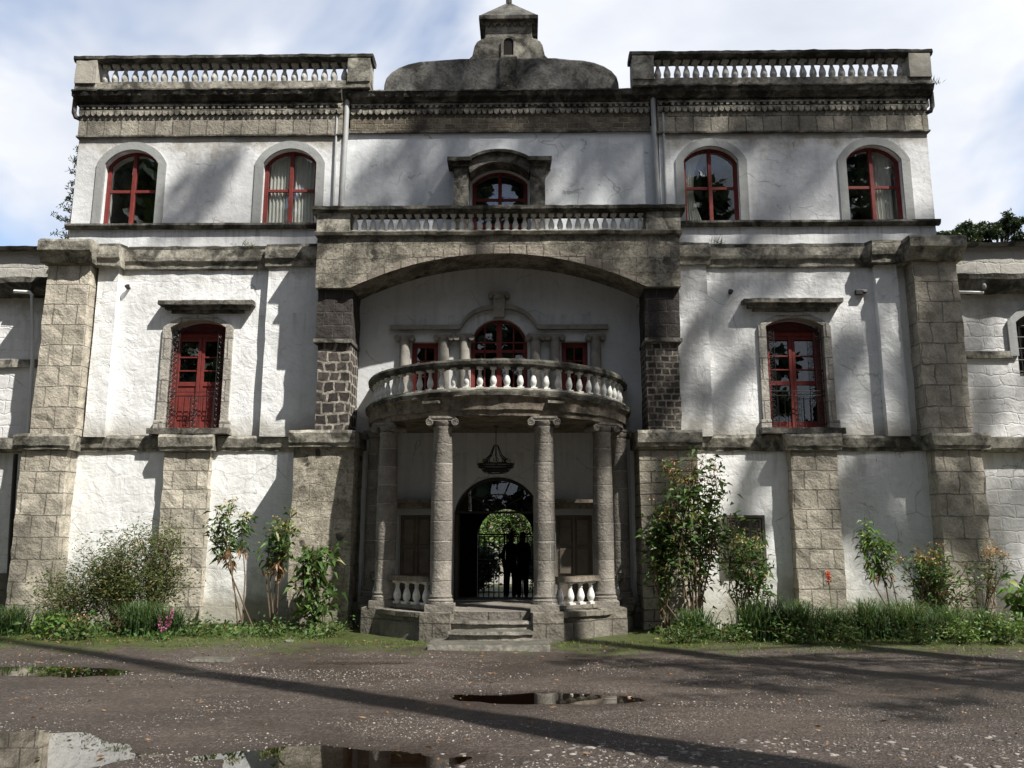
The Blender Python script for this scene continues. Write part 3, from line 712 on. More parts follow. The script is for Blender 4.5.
# centre french window on the upper balcony, with pilasters and hood
f = casement(-.53, .55, 6.94, 8.35, .25, y=.22, mat='red', trans=.70)
for q0, q1 in ((-.47, -.03), (.05, .49)): MB().box(q0, q1, .245, .275, 6.97, 7.55).build('door_panel', M['red'], f)
for s in (-1, 1):
    x = s*.73+.01; mb = MB().box(x-.14, x+.14, -.22, .12, 6.94, 8.52, .12)
    mb.build('pilaster', M['moss'], f, jit=.012, jscale=6)
    MB().box(x-.20-(.06 if s < 0 else 0), x+.20+(.06 if s > 0 else 0), -.36, .12, 8.58, 8.66, .1).box(x-.17, x+.17, -.28, .12, 8.50, 8.58).build('capital', M['rail'], f, jit=.01)
ho = archpts(-.60, .62, 8.58, .21, 14); hi = archpts(-.55, .57, 8.37, .23, 14)
MB().prism([ho + hi[::-1]], -.26, .12).build('hood_arch', M['moss'], f, jit=.006)
MB().prism([archpts(-.66, .68, 8.60, .225, 14) + archpts(-.62, .64, 8.56, .21, 14)[::-1]], -.34, .12).build('hood_drip', M['rail'], f, jit=.006)

# second storey doors with stone jambs, hoods and iron grilles
def scroll(mb, cx, y, cz, r, turns=1.6, d=1, n=18, rad=.005, a0=0):
    mb.tube([(cx+r*(1-.8*i/n)*math.cos(a0+d*turns*2*math.pi*i/n), y, cz+r*(1-.8*i/n)*math.sin(a0+d*turns*2*math.pi*i/n)) for i in range(n+1)], rad, 4)
def grille(x0, x1, z0, zs, top, y, bars):
    mb = MB(); cx = (x0+x1)/2
    for s, xx in ((1, x0), (-1, x1)):
        for q in (0.02, .15): mb.cyl((xx+s*q, y, z0), (xx+s*q, y, zs-.05), .007, 5)
        z = z0+.05; k = 0
        while z < zs-.12:
            scroll(mb, xx+s*.085, y, z+.05, .055, 1.4, 1 if k % 2 else -1, 14, .008, k*1.3); z += .098; k += 1
    for q in (-.065, .065): mb.cyl((cx+q, y, z0), (cx+q, y, z0+.66), .006, 5)
    for k in range(6): scroll(mb, cx, y, z0+.06+k*.1, .05, 1.4, 1 if k % 2 else -1, 14, .008, k)
    for z in (z0+.02, z0+.62, z0+.70): mb.cyl((x0, y, z), (x1, y, z), .007, 5)
    for k in range(7): mb.cyl((x0+.17+k*(x1-x0-.34)/6, y, z0), (x0+.17+k*(x1-x0-.34)/6, y, z0+.62), .0045 if not bars else .006, 4)
    pts = archpts(x0+.05, x1-.05, zs-.12, .15, 12); mb.tube([(a, y, b) for a, b in pts], .007, 5)
    for k in range(9): scroll(mb, x0+.1+k*(x1-x0-.2)/8, y, zs-.06+.05*math.sin(math.pi*k/8), .045, 1.3, 1 if k % 2 else -1, 12, .008, k)
    return mb
for (a, b), solid in ((dl, True), (dr, False)):
    cx = (a+b)/2; y = .18; mb = MB()
    mb.prism([rect(a+.001, b-.001, 3.5, 5.34), rect(a+.07, b-.07, 3.56, 5.27)], y, y+.07)
    P(MB().box(a+.001, b-.001, .30, .36, 5.305, 5.6), 'lintel_board', 'reddark')
    for s in (-1, 1):
        xo = a+.07 if s < 0 else b-.07; xi = cx+s*.004; l, r = sorted((xo, xi)); st = .058
        mb.box(l, l+st, y+.012, y+.06, 3.56, 5.27); mb.box(r-st, r, y+.0, y+.06, 3.56, 5.27)
        for z0_, z1_ in ((3.56, 3.66), (4.34, 4.42), (4.62, 4.645), (4.88, 4.905), (5.20, 5.27)): mb.box(l+st, r-st, y+.014, y+.055, z0_, z1_)
        if solid:
            mb.box(l+st, r-st, y+.03, y+.05, 3.66, 4.34); mb.box(l+st, r-st, y+.02, y+.05, 4.16, 4.21)
            for k in range(3): mb.box(l+st+.03+k*.115, l+st+.115+k*.115, y+.016, y+.04, 3.70, 4.14)
    d = P(mb, 'door', 'red', bevel=.003)
    MB().box(a+.10, b-.10, y+.036, y+.040, 4.42 if solid else 3.66, 5.18).build('pane', M['glass'], d)
    surround(d, a, b, 3.5, 5.42, .16, .125, -.05, .172, 'jamb', .09)
    for q0, q1 in ((a-.17, a+.02), (b-.02, b+.17)): MB().box(q0, q1, -.075, .02, 3.49, 3.66).build('jamb_base', M['jamb'], d, bevel=.01)
    grille(a+.02, b-.02, 3.5, 5.42, 5.5, .03, not solid).build('grille', M['iron'], d)
    MB().box(a-.2, b+.2, -.24, .3, 3.39, 3.495, .12).build('sill', M['moss'], d, jit=.012, jscale=5)
    hx0, hx1 = (-6.35, -4.58) if solid else (4.53, 6.35)
    mb = MB()
    for dx, yo, z0_, z1_ in ((.20, -.07, 5.69, 5.75), (.10, -.13, 5.75, 5.82), (0, -.21, 5.82, 5.90)): mb.box(hx0+dx, hx1-dx, yo, 0, z0_, z1_, .1)
    P(mb, 'hood', 'moss', jit=.010, jscale=5)

# Palladian window above the portico balcony
f = casement(-.52, .54, 3.82, 5.13, .45, y=.12, trans=.70, mat='red')
mb = MB()
for s in (-1, 1):
    x = .01+s*.27; mb.box(x-.012, x+.012, .13, .16, 3.86, 5.5)
    for z in (4.25, 4.70, 5.15): mb.box(.01+s*.04 if s > 0 else .01-.48, .01+.48 if s > 0 else .01-.04, .13, .16, z-.012, z+.012)
mb.box(-.04, .06, .10, .17, 3.84, 5.52)
mb.build('glazing_bars', M['red'], f)
for a, b in ((-1.62, -1.12), (1.17, 1.66)):
    mb = MB().prism([rect(a+.002, b-.002, 3.82, 5.139), rect(a+.09, b-.09, 3.90, 5.05)], .12, .19)
    mb.box((a+b)/2-.012, (a+b)/2+.012, .13, .17, 3.9, 5.05)
    for z in (4.2, 4.5, 4.8): mb.box(a+.09, b-.09, .13, .165, z-.01, z+.01)
    g = P(mb, 'window', 'red'); MB().box(a+.08, b-.08, .148, .152, 3.89, 5.06).build('pane', M['glass'], g)
def volute(mb, x, y, z, r, th, d):   # spiral scroll on the front face of an Ionic capital
    mb.tube([(x, y, z), (x, y+th, z)], r, 16)
    n = 26; mb.tube([(x+d*r*(1.02-.85*i/n)*math.sin(2*math.pi*1.9*i/n), y-.004, z+r*(1.02-.85*i/n)*math.cos(2*math.pi*1.9*i/n)) for i in range(n+1)], r*.13, 5)
def capital(x, y, z0, w_, h, parent, mat, rot=0, dep=None):
    mb = MB(); dep = dep or w_*.9; r = h*.36
    mb.box(-w_*.62, w_*.62, -dep*.5, dep*.5, h*.78, h); mb.box(-w_*.55, w_*.55, -dep*.46, dep*.46, h*.55, h*.79)
    mb.lathe([(w_*.40, 0), (w_*.43, h*.2), (w_*.48, h*.35), (w_*.48, h*.56)], 16)
    for s in (-1, 1): volute(mb, s*(w_*.62-.2*r), -dep*.5-.006, h*.40, r, dep+.01, s)
    o_ = mb.build('capital', M[mat], parent, smooth=True); o_.location = (x, y, z0); o_.rotation_euler = (0, 0, rot)
for x in (-1.735, -1.01, -.63, .69, 1.05, 1.80):
    c = MB().lathe([(.13, 0), (.13, .05), (.105, .07), (.11, .5), (.095, 1.32)], 14, x, -.04, 3.82); c_ = P(c, 'engaged_column', 'smallcol', smooth=True)
    capital(x, -.04, 5.12, .24, .15, c_, 'smallcol')
mld = [(-2.02, 5.355), (-.76, 5.355), (-.70, 5.37), (-.655, 5.45), (-.57, 5.56), (-.45, 5.65), (-.30, 5.715), (-.13, 5.75), (.15, 5.75), (.32, 5.715), (.47, 5.65), (.59, 5.56), (.675, 5.45), (.72, 5.37), (.78, 5.355), (2.04, 5.355)]
P(MB().prism([mld + [(x, z+.085) for x, z in mld][::-1]], -.10, .0), 'moulding', 'smallcol', jit=.004)
P(MB().prism([[(-.09, 5.58), (.11, 5.58), (.12, 5.95), (-.10, 5.95)]], -.14, 0), 'keystone', 'smallcol')
capital(.01, -.07, 5.93, .27, .13, H, 'smallcol', dep=.2)

# the big arched balcony block
ar = archpts(-2.62, 2.66, 5.94, .63, 28)
P(MB().prism([[(-3.26, 6.92), (-3.26, 5.95), (-2.62, 5.94)] + ar[::-1][1:-1] + [(2.66, 5.94), (3.27, 5.95), (3.27, 6.92)]], -.80, 0), 'balcony_block', 'block')
out = archpts(-2.75, 2.79, 5.945, .80, 28)
P(MB().prism([[(-2.74, 5.945)] + [(-2.62, 5.945)] + ar[::-1][1:-1] + [(2.66, 5.945), (2.78, 5.945)] + out[1:-1]], -.825, -.80), 'arch_ring', 'voussoir', jit=.006)
P(MB().exx([(0, 6.92), (-.86, 6.92), (-.88, 6.97), (-.84, 7.0), (0, 7.0)], -3.30, 3.31, .12), 'balcony_floor', 'mossmid', jit=.01)
for s in (-1, 1):
    a, b = (-3.24, -2.60) if s < 0 else (2.63, 3.25)
    P(MB().box(a, b, -.70, 0, 5.02, 5.945, .15), 'arch_pier', 'darkash', jit=.02, jscale=3)
    P(MB().box(a-.02, b+.02, -.77, 0, 4.95, 5.02, .15), 'arch_pier', 'moss', jit=.01)
    P(MB().box(a+.06 if s < 0 else a, b if s < 0 else b-.04, -.70, 0, 3.36, 4.95, .15), 'arch_pier', 'darkrub' if s < 0 else 'darkrub_r', jit=.016, jscale=4)
me_c = baluster_mesh('baluster', .34, .112, 'balwhite')
base = P(MB().box(-2.68, 2.68, -.80, -.62, 6.985, 7.02), 'balcony_balustrade', 'mossmid', jit=.0)
for a, b in ((-3.28, -2.68), (2.68, 3.30)): MB().box(a, b, -.82, -.4, 6.99, 7.36, .15).build('post', M['mossmid'], base, jit=.01)
MB().exx([(-.50, 7.35), (-.82, 7.35), (-.90, 7.39), (-.91, 7.45), (-.7, 7.475), (-.50, 7.45)], -3.36, 3.38, .1).build('handrail', M['rail'], base, jit=.012, jscale=6)
for s in (-1, 1): MB().box(s*3.28, s*3.05, -.48, -.02, 7.35, 7.45).box(s*3.26, s*3.1, -.4, -.02, 6.99, 7.36).build('side_rail', M['rail'], base)
st = 5.36/33; bals(base, me_c, [(-2.68+st*(i+.5), -.70, 7.015, 0) for i in range(33)])

# the round portico
PI = math.pi; A0, A1 = -PI, 0
P(MB().arc([(.02, 3.43), (2.28, 3.43), (2.29, 3.50), (2.32, 3.52), (2.33, 3.66), (2.35, 3.69), (2.385, 3.72), (2.385, 3.80), (.02, 3.82)], A0, A1, 72), 'portico_slab', 'slab', jit=.012, jscale=4, smooth=True)
P(MB().arc([(2.36, 3.725), (2.392, 3.73), (2.40, 3.79), (2.35, 3.826)], A0, A1, 90), 'slab_rim', 'rail', jit=.012, jscale=6)
for ang in (R(-114), R(-66)):
    q = 2.5; mbx = MB().box(-.14, .14, -.10, .12, 3.625, 3.665, .06); ob = P(mbx, 'water_spout', 'moss', jit=.005); ob.location = (math.cos(ang)*2.33, math.sin(ang)*2.33, 0); ob.rotation_euler = (0, 0, ang+PI/2)
br = P(MB().arc([(2.12, 3.822), (2.34, 3.822), (2.33, 3.86), (2.13, 3.86)], A0, A1, 72), 'portico_balustrade', 'mossmid')
MB().arc([(2.12, 4.20), (2.32, 4.20), (2.355, 4.23), (2.36, 4.28), (2.33, 4.32), (2.12, 4.32)], A0, A1, 90).build('handrail', M['rail'], br, jit=.010, jscale=6)
me_b = baluster_mesh('baluster', .345, .105, 'balwhite')
bals(br, me_b, [(2.23*math.cos(A0+PI*(i+.5)/33), 2.23*math.sin(A0+PI*(i+.5)/33), 3.858, PI*(i+.5)/33) for i in range(33)])
RC = 2.19; cols = [(-.80, -2.04), (.79, -2.04), (-1.78, -1.28), (1.77, -1.28), (-2.14, -.36), (2.14, -.36)]
for x, y in cols:
    mb = MB().lathe([(.20, 0), (.20, .07), (.175, .09), (.185, .12), (.165, .16), (.165, .5), (.170, 1.2), (.158, 2.1), (.145, 2.66), (.155, 2.68), (.155, 2.71)], 24, x, y, .56)
    mb.box(x-.215, x+.215, y-.215, y+.215, .46, .565)
    c_ = P(mb, 'column', 'column', smooth=True)
    ang = math.atan2(y, x)+PI/2
    capital(x, y, 3.265, .34, .165, c_, 'column', rot=ang*.0 if abs(x) < 1 else ang*.5)
    ob = P(MB().box(-.235, .235, -.235, .235, 0, .462, .12), 'pedestal', 'podium', jit=.012, jscale=5); ob.location = (x*1.02, y*1.02, 0); ob.rotation_euler = (0, 0, ang*.4)
P(MB().arc([(.02, 0), (2.40, 0), (2.38, .36), (2.42, .38), (2.42, .45), (.02, .46)], -PI, R(-107), 40), 'podium', 'podium', jit=.012, jscale=4)
P(MB().arc([(.02, 0), (2.40, 0), (2.38, .36), (2.42, .38), (2.42, .45), (.02, .46)], R(-73), 0, 40), 'podium', 'podium', jit=.012, jscale=4)
P(MB().arc([(.02, .30), (2.2, .30), (2.2, .462), (.02, .462)], R(-108), R(-72), 16), 'portico_floor', 'floor')
for rr, z, mat in ((2.36, .345, 'step'), (2.66, .225, 'step'), ):
    a = math.asin(.62/rr)
    P(MB().arc([(1.9, 0), (rr-.03, 0), (rr-.03, z-.05), (rr, z-.045), (rr, z), (1.9, z)], -PI/2-a, -PI/2+a, 20), 'step', mat, jit=.008, jscale=5)
P(MB().box(-.86, .84, -3.12, -2.4, -.02, .10, .1), 'step', 'step', jit=.010, jscale=4)
me_p = baluster_mesh('baluster', .35, .125, 'balwhite')
def lowrail(p, q, n):
    d = Vector((q[0]-p[0], q[1]-p[1], 0)); L = d.length; a = math.atan2(d.y, d.x); L0 = .19
    mb = MB().box(L0, L-L0, -.08, .08, .0, .07); b_ = mb.build('low_balustrade', M['podium'], H); b_.location = (p[0], p[1], .462); b_.rotation_euler = (0, 0, a)
    MB().box(L0-.03, L-L0+.03, -.09, .09, .42, .50, .08).build('handrail', M['slab'], b_, jit=.008)
    st_ = (L-2*L0)/n
    for i in range(n):
        o_ = bpy.data.objects.new('baluster', me_p); COL.objects.link(o_); o_.parent = b_; o_.location = (L0+st_*(i+.5), 0, .07)
lowrail(cols[2], cols[0], 4); lowrail(cols[1], cols[3], 4); lowrail(cols[4], cols[2], 3); lowrail(cols[3], cols[5], 3)
# wooden side doors and hoods under the portico
for a, b in ((-1.76, -1.16), (1.04, 1.70)):
    mb = MB().box(a+.002, b-.002, .13, .20, .45, 1.948); c0 = (a+b)/2
    for l, r in ((a+.04, c0-.02), (c0+.02, b-.04)):
        for z0_, z1_ in ((.52, .85), (.92, 1.36), (1.43, 1.88)): mb.box(l+.03, r-.03, .10, .14, z0_, z1_)
    mb.box(c0-.018, c0+.018, .095, .14, .48, 1.93); d = P(mb, 'side_door', 'wood', bevel=.008)
    MB().prism([rect(a-.12, b+.12, .46, 2.06), rect(a, b, .46, 1.95)], -.04, .02).build('surround', M['trim'], d)
    MB().box(a-.22, b+.22, -.26, 0, 2.16, 2.22, .1).box(a-.16, b+.16, -.16, 0, 2.06, 2.16, .1).build('hood', M['slab'], d, jit=.008)
# fanlight in the entrance arch and folded-back leaves
mb = MB().prism([opening(-.80, .78, 1.98, 2.0, .635, 18)+[], opening(-.74, .72, 2.02, 2.03, .55, 18)], .2, .26)
for k in range(1, 5): a = PI*k/5; mb.cyl((-.01, .23, 2.03), (-.01+.72*math.cos(a), .23, 2.03+.55*math.sin(a)), .014, 5)
mb.tube([(-.01+.36*math.cos(PI*i/12), .23, 2.03+.30*math.sin(PI*i/12)) for i in range(13)], .012, 5)
f = P(mb, 'fanlight', 'iron'); MB().prism([opening(-.75, .73, 2.01, 2.03, .56, 18)], .228, .232).build('pane', M['glass'], f)
for s, xx in ((-1, -.79), (1, .77)): P(MB().box(xx, xx-s*.05, .36, .88, .46, 1.97), 'entrance_leaf', 'oldwood')
# carved wooden hatch on the right
mb = MB().box(4.06, 4.68, -.08, -.02, .96, 1.90)
P_h = P(mb, 'hatch', 'oldwood', bevel=.01); mb = MB()
for i in range(3):
    for j in range(5):
        x = 4.075+i*.197; z = .975+j*.183
        mb.prism([rect(x, x+.19, z, z+.175), rect(x+.022, x+.168, z+.022, z+.153)], -.10, -.08)
        scroll(mb, x+.095, -.088, z+.088, .05, 1.2, 1 if (i+j) % 2 else -1, 10, .010)
mb.build('carving', M['oldwood'], P_h)
MB().prism([[(4.02, .92), (4.06, .92), (4.06, 1.90), (4.68, 1.90), (4.68, .92), (4.73, .92), (4.73, 1.95), (4.02, 1.95)]], -.11, -.02).build('frame', M['oldwood'], P_h)
# pipes, spouts
for x, dx in ((-3.02, -.09), (3.02, .10)):
    P(MB().tube([(x, .04, 10.08), (x, .02, 9.3), (x+dx*.2, .02, 8.2), (x+dx*.3, .02, 7.02)], .055, 12), 'downpipe', 'pvc', smooth=True)
    P(MB().cyl((x+(.17 if x > 0 else -.17), -.03, 9.7), (x+(.17 if x > 0 else -.17), -.03, 7.5), .022, 8), 'downpipe', 'pvc', smooth=True)
for sx in (-1, 1):
    x = sx*8.40; P(MB().tube([(x, -.05, 10.08), (x, -.05, 9.78), (x-sx*.03, -.03, 9.70), (x-sx*.10, 0, 9.68), (x-sx*.22, .1, 9.68)], .045, 10), 'gutter_pipe', 'moss', smooth=True)
for x, z in ((-7.02, 6.20), (4.33, 6.06), (6.81, 6.06)):
    P(MB().tube([(x, 0, z), (x, -.05, z-.01), (x, -.09, z+.02)], [.03, .035, .05], 8), 'spout', 'iron')
mb = MB().box(6.64, 6.78, -.10, -.02, 6.0, 6.09); P(mb, 'flood_lamp', 'iron', bevel=.006)

# ------------------------------------------------------------------ adjoining wings
for sx in (-1, 1):
    name = 'left' if sx < 0 else 'right'
    Wg = tag(empty('side_wing', (sx*8.6, .3, 0)), ('lower whitewashed wing left of the corner pier, with a blackened ledge and downpipe' if sx < 0 else
              'lower whitewashed wing right of the corner pier, with a barred window at the picture edge'), 'building')
    def Q(mb, nm, mat, **k):
        mb.v = [(a-sx*8.6, b-.3, c) for a, b, c in mb.v]; return mb.build(nm, M[mat], Wg, **k)
    x0, x1 = sorted((sx*8.30, sx*16))
    lp = [rect(x0, x1, 0, 7.05)]
    if sx > 0: lp.append(opening(9.72, 10.72, 4.52, 5.55, .2))
    Q(MB().prism(lp, .30, .6), 'wall', 'wing'); Q(MB().box(x0, x1, .6, 6.4, 6.9, 7.0), 'roof', 'dome')
    if sx > 0:
        f = Q(MB().prism([opening(9.72, 10.72, 4.52, 5.55, .2), rect(9.80, 10.64, 4.6, 5.5)], .42, .48).box(10.19, 10.25, .43, .48, 4.55, 5.7), 'window', 'oldwood')
        b = MB()
        for k in range(5): b.cyl((9.76-8.6, .05, 4.62+k*.22), (10.68-8.6, .05, 4.62+k*.22), .012, 5)
        for k in range(5): b.cyl((9.82+k*.2-8.6, .05, 4.55), (9.82+k*.2-8.6, .05, 5.7), .010, 5)
        b.build('bars', M['iron'], f)
        MB().add([(1.16, .16, 4.6), (2.08, .16, 4.6), (2.08, .16, 5.6), (1.16, .16, 5.6)], [(0, 1, 2, 3)]).build('pane', M['glass'], f)
        sb = MB().prism([[(9.56, 4.9), (9.715, 4.9), (9.715, 5.55)] + archpts(9.715, 10.725, 5.55, .2, 12)[::-1] + [(10.725, 4.9), (10.9, 4.9), (10.9, 5.55)] + archpts(9.56, 10.9, 5.55, .36, 12)], .24, .32); sb.v = [(a-8.6, b_-.3, c) for a, b_, c in sb.v]
        sb.build('surround', M['trim'], f)
        Q(MB().box(9.2, 11.2, .6, 1.9, 4.3, 4.35).box(9.2, 11.2, 1.8, 1.9, 4.3, 6), 'room', 'room')
        Q(MB().box(8.5, 9.60, .24, .32, 4.86, 4.99, .2), 'band', 'mossmid', jit=.008)
    else: Q(MB().box(-12, -8.8, .24, .32, 4.72, 4.87, .2), 'band', 'mossmid', jit=.008)
    Q(MB().exx([(.31, 7.04), (.18, 7.04), (.15, 7.10), (.35, 7.14), (.66, 7.12)], x0, x1, .15), 'coping', 'moss', jit=.015)
    Q(MB().exx([(.31, 6.10), (.10, 6.13), (.04, 6.22), (-.02, 6.32), (-.02, 6.42), (.31, 6.46)], x0, x1, .12), 'ledge', 'rail' if sx < 0 else 'moss', jit=.025, jscale=4)
    Q(MB().exx([(.31, 3.09), (.16, 3.10), (.12, 3.16), (.10, 3.34), (.31, 3.39)], sx*8.5, sx*16, .12), 'string_course', 'mossmid', jit=.012, jscale=4)
    if sx < 0:
        Q(MB().tube([(-9.25, .05, 6.16), (-8.95, .05, 6.14), (-8.90, .05, 6.08), (-8.78, .08, 4.9), (-8.72, .1, 3.45)], .035, 8), 'downpipe', 'whitepipe', smooth=True)
        Q(MB().tube([(-8.86, .02, 3.05), (-8.80, .05, 1.5), (-8.74, .1, .1)], .04, 8), 'downpipe', 'iron', smooth=True)
        Q(MB().box(-9.9, -8.72, .28, .302, .0, .9), 'base_course', 'podium')
    else:
        Q(MB().tube([(8.55, .05, 6.08), (9.05, .03, 6.06)], .03, 8), 'pipe', 'whitepipe', smooth=True)
        lb = Q(MB().lathe([(.02, -.02), (.035, 0), (.042, .04), (.03, .075), (.012, .09)], 12, 9.06, .0, 6.14), 'lamp', 'pvc', smooth=True)

# ------------------------------------------------------------------ chandelier, gate, people
ch = tag(empty('chandelier', (0, -1.0, 3.43)), 'round black iron chandelier hanging on a chain from the portico ceiling', 'chandelier')
mb = MB()
for z, r in ((-.66, .30), (-.70, .29), (-.76, .22)): mb.tube([(r*math.cos(2*PI*i/28), r*math.sin(2*PI*i/28), z) for i in range(29)], .018, 5)
for k in range(8):
    a = 2*PI*k/8; mb.tube([(.03*math.cos(a), .03*math.sin(a), -.33), (.10*math.cos(a), .10*math.sin(a), -.50), (.28*math.cos(a), .28*math.sin(a), -.66)], .009, 4); scroll(mb, .20*math.cos(a), .20*math.sin(a), -.60, .05, 1.3, 1, 12, .006, k)
    mb.tube([(.28*math.cos(a), .28*math.sin(a), -.70), (.18*math.cos(a), .18*math.sin(a), -.80), (0, 0, -.82)], .007, 4)
mb.build('ring', M['iron'], ch)
mb = MB()
for k in range(16): mb.tube([(.012*math.cos(t)*(k % 2), .012*math.cos(t)*((k+1) % 2), -.01-k*.02-.015+.014*math.sin(t)) for t in [2*PI*i/8 for i in range(9)]], .003, 4)
mb.lathe([(.05, -.02), (.05, 0)], 10); mb.build('chain', M['iron'], ch)
for k in range(8):
    a = 2*PI*k/8; MB().lathe([(.035, 0), (.035, .01), (.012, .012), (.012, .08), (.004, .10)], 8, .31*math.cos(a), .31*math.sin(a), -.65).build('candle', M['candle'], ch)

gt = tag(empty('iron_gate', (0, 6.0, .03)), 'closed wrought iron gate with scrollwork arch at the far end of the passage', 'gate')
mb = MB()
for s in (-1, 1):
    mbx = MB()
    for k in range(6): x = s*(.04+k*.125); top = 1.58+.66*math.sqrt(max(0, 1-(x/.70)**2)); mbx.cyl((x, 0, .02), (x, 0, 1.55), .014, 5)
    for z in (.05, .18, .85, .95, 1.53): mbx.box(s*.02, s*.68, -.01, .01, z-.012, z+.012)
    for k in range(5): scroll(mbx, s*(.10+k*.125), 0, .90, .045, 1.3, s, 10, .009, k); scroll(mbx, s*(.10+k*.125), 0, .60+.06*(k % 2), .055, 1.3, -s, 10, .010, k)
    for z in (1.05, 1.2, 1.35): scroll(mbx, s*.35, 0, z, .06, 1.3, s, 12, .010); scroll(mbx, s*.55, 0, z, .05, 1.3, -s, 12, .010); scroll(mbx, s*.18, 0, z, .05, 1.3, -s, 12, .010)
    mbx.box(s*.01, s*.05, -.02, .02, .02, 1.56); mbx.box(s*.08, s*.18, -.03, .03, .98, 1.12)
    mbx.build('leaf', M['iron'], gt)
mb.tube([(.68*math.cos(PI*i/24), 0, 1.58+.64*math.sin(PI*i/24)) for i in range(25)], .018, 6)
mb.tube([(.36*math.cos(PI*i/24), 0, 1.58+.34*math.sin(PI*i/24)) for i in range(25)], .009, 5)
mb.box(-.68, .68, -.015, .015, 1.56, 1.60)
for k in range(9): a = PI*(k+.5)/9; scroll(mb, .52*math.cos(a), 0, 1.58+.49*math.sin(a), .085, 1.5, 1 if k % 2 else -1, 16, .013, a)
for k in range(4): a = PI*(k+.5)/4; scroll(mb, .2*math.cos(a), 0, 1.6+.2*math.sin(a), .075, 1.5, 1 if k % 2 else -1, 14, .012, a)
mb.build('arch_scrollwork', M['iron'], gt)

def skin(name, V, E_, Rr, mat, parent, root=0, sub=1):
    me = bpy.data.meshes.new(name); me.from_pydata(V, E_, [])
    o_ = link(name, me, mat, parent); md = o_.modifiers.new('skin', 'SKIN'); md.use_smooth_shade = True
    for i, r in enumerate(Rr):
        q = r if isinstance(r, tuple) else (r, r); me.skin_vertices[0].data[i].radius = q
    me.skin_vertices[0].data[root].use_root = True
    ss = o_.modifiers.new('sub', 'SUBSURF'); ss.levels = sub; ss.render_levels = sub; return o_
def person(x, y, z, rz, h, label, female=False, jk='jacket'):
    t = tag(empty('person', (x, y, z), rz), label, 'person', 'people behind the gate passage'); s = h/1.72
    V = [(0, 0, .95), (0, .01, 1.12), (0, 0, 1.30), (0, .0, 1.42), (0, -.01, 1.50), (0, -.02, 1.58), (0, -.02, 1.66)]
    Rr = [(.15, .11), (.135, .10), (.16, .11), (.11, .08), (.052, .052), (.075, .09), (.065, .08)]
    E_ = [(0, 1), (1, 2), (2, 3), (3, 4), (4, 5), (5, 6)]
    def chain(st, pts):
        k = st
        for p, r in pts: V.append(p); Rr.append(r); E_.append((k, len(V)-1)); k = len(V)-1
        return k
    for q in (-1, 1):
        chain(0, [((q*.09, 0, .88), .095), ((q*.10, -.01, .50), .062), ((q*.10, .02, .12), .042), ((q*.10, 0, .05), .04), ((q*.11, -.14, .03), .032)])
        k = chain(3, [((q*.17, 0, 1.40), .058), ((q*.215, .01, 1.12), .045), ((q*.20, -.05, .87), .031), ((q*.20, -.06, .80), (.022, .034))])
        for j in range(4): chain(k, [((q*.198, -.085+.02*j, .755), .0085), ((q*.19, -.088+.02*j, .715-.008*(j % 2)), .0075)])
        chain(k, [((q*.185, -.095, .785), .009), ((q*.178, -.105, .75), .008)])
    b = skin('body', V, E_, Rr, M[jk], t)
    Vh = [(0, 0, 0)]; hd = bmesh.new(); bmesh.ops.create_uvsphere(hd, u_segments=14, v_segments=10, radius=.1); me = bpy.data.meshes.new('head')
    for v in hd.verts: v.co = Vector((v.co.x*.75, v.co.y*.92, v.co.z*1.15)) + Vector((0, -.02, 1.62)) + (Vector((0, -.018, 0)) if abs(v.co.x) < .02 and v.co.y < -.07 and abs(v.co.z) < .03 else Vector())
    hd.to_mesh(me); hd.free(); me.polygons.foreach_set('use_smooth', [True]*len(me.polygons)); link('head', me, M['skin'], t)
    hr = bmesh.new(); bmesh.ops.create_uvsphere(hr, u_segments=14, v_segments=10, radius=.108); me = bpy.data.meshes.new('hair')
    bmesh.ops.delete(hr, geom=[v for v in hr.verts if v.co.y < -.03 and v.co.z < .045], context='VERTS')
    for v in hr.verts: v.co = Vector((v.co.x*.80, v.co.y*.95+.004, v.co.z*1.12*(1.7 if female and v.co.z < 0 else 1))) + Vector((0, -.01, 1.63))
    hr.to_mesh(me); hr.free(); me.polygons.foreach_set('use_smooth', [True]*len(me.polygons)); link('hair', me, M['hair'], t)
    tr = []; Vt = [(0, 0, .95), (0, 0, .86)]; Et = [(0, 1)]; Rt = [(.156, .118), (.15, .11)]
    for q in (-1, 1):
        k = 1
        for p, r in (((q*.092, 0, .80), .098), ((q*.10, -.01, .50), .078), ((q*.10, .015, .12), .066)): Vt.append(p); Rt.append(r); Et.append((k, len(Vt)-1)); k = len(Vt)-1
    skin('trousers', Vt, Et, Rt, M['trouser'], t)
    t.scale = (s, s, s); return t
person(.14, 5.35, .03, .3, 1.60, 'person in dark clothes standing left of the pair, seen against the gate')
person(.42, 5.50, .03, -.5, 1.62, 'person in dark clothes standing right of the pair, seen against the gate', True)

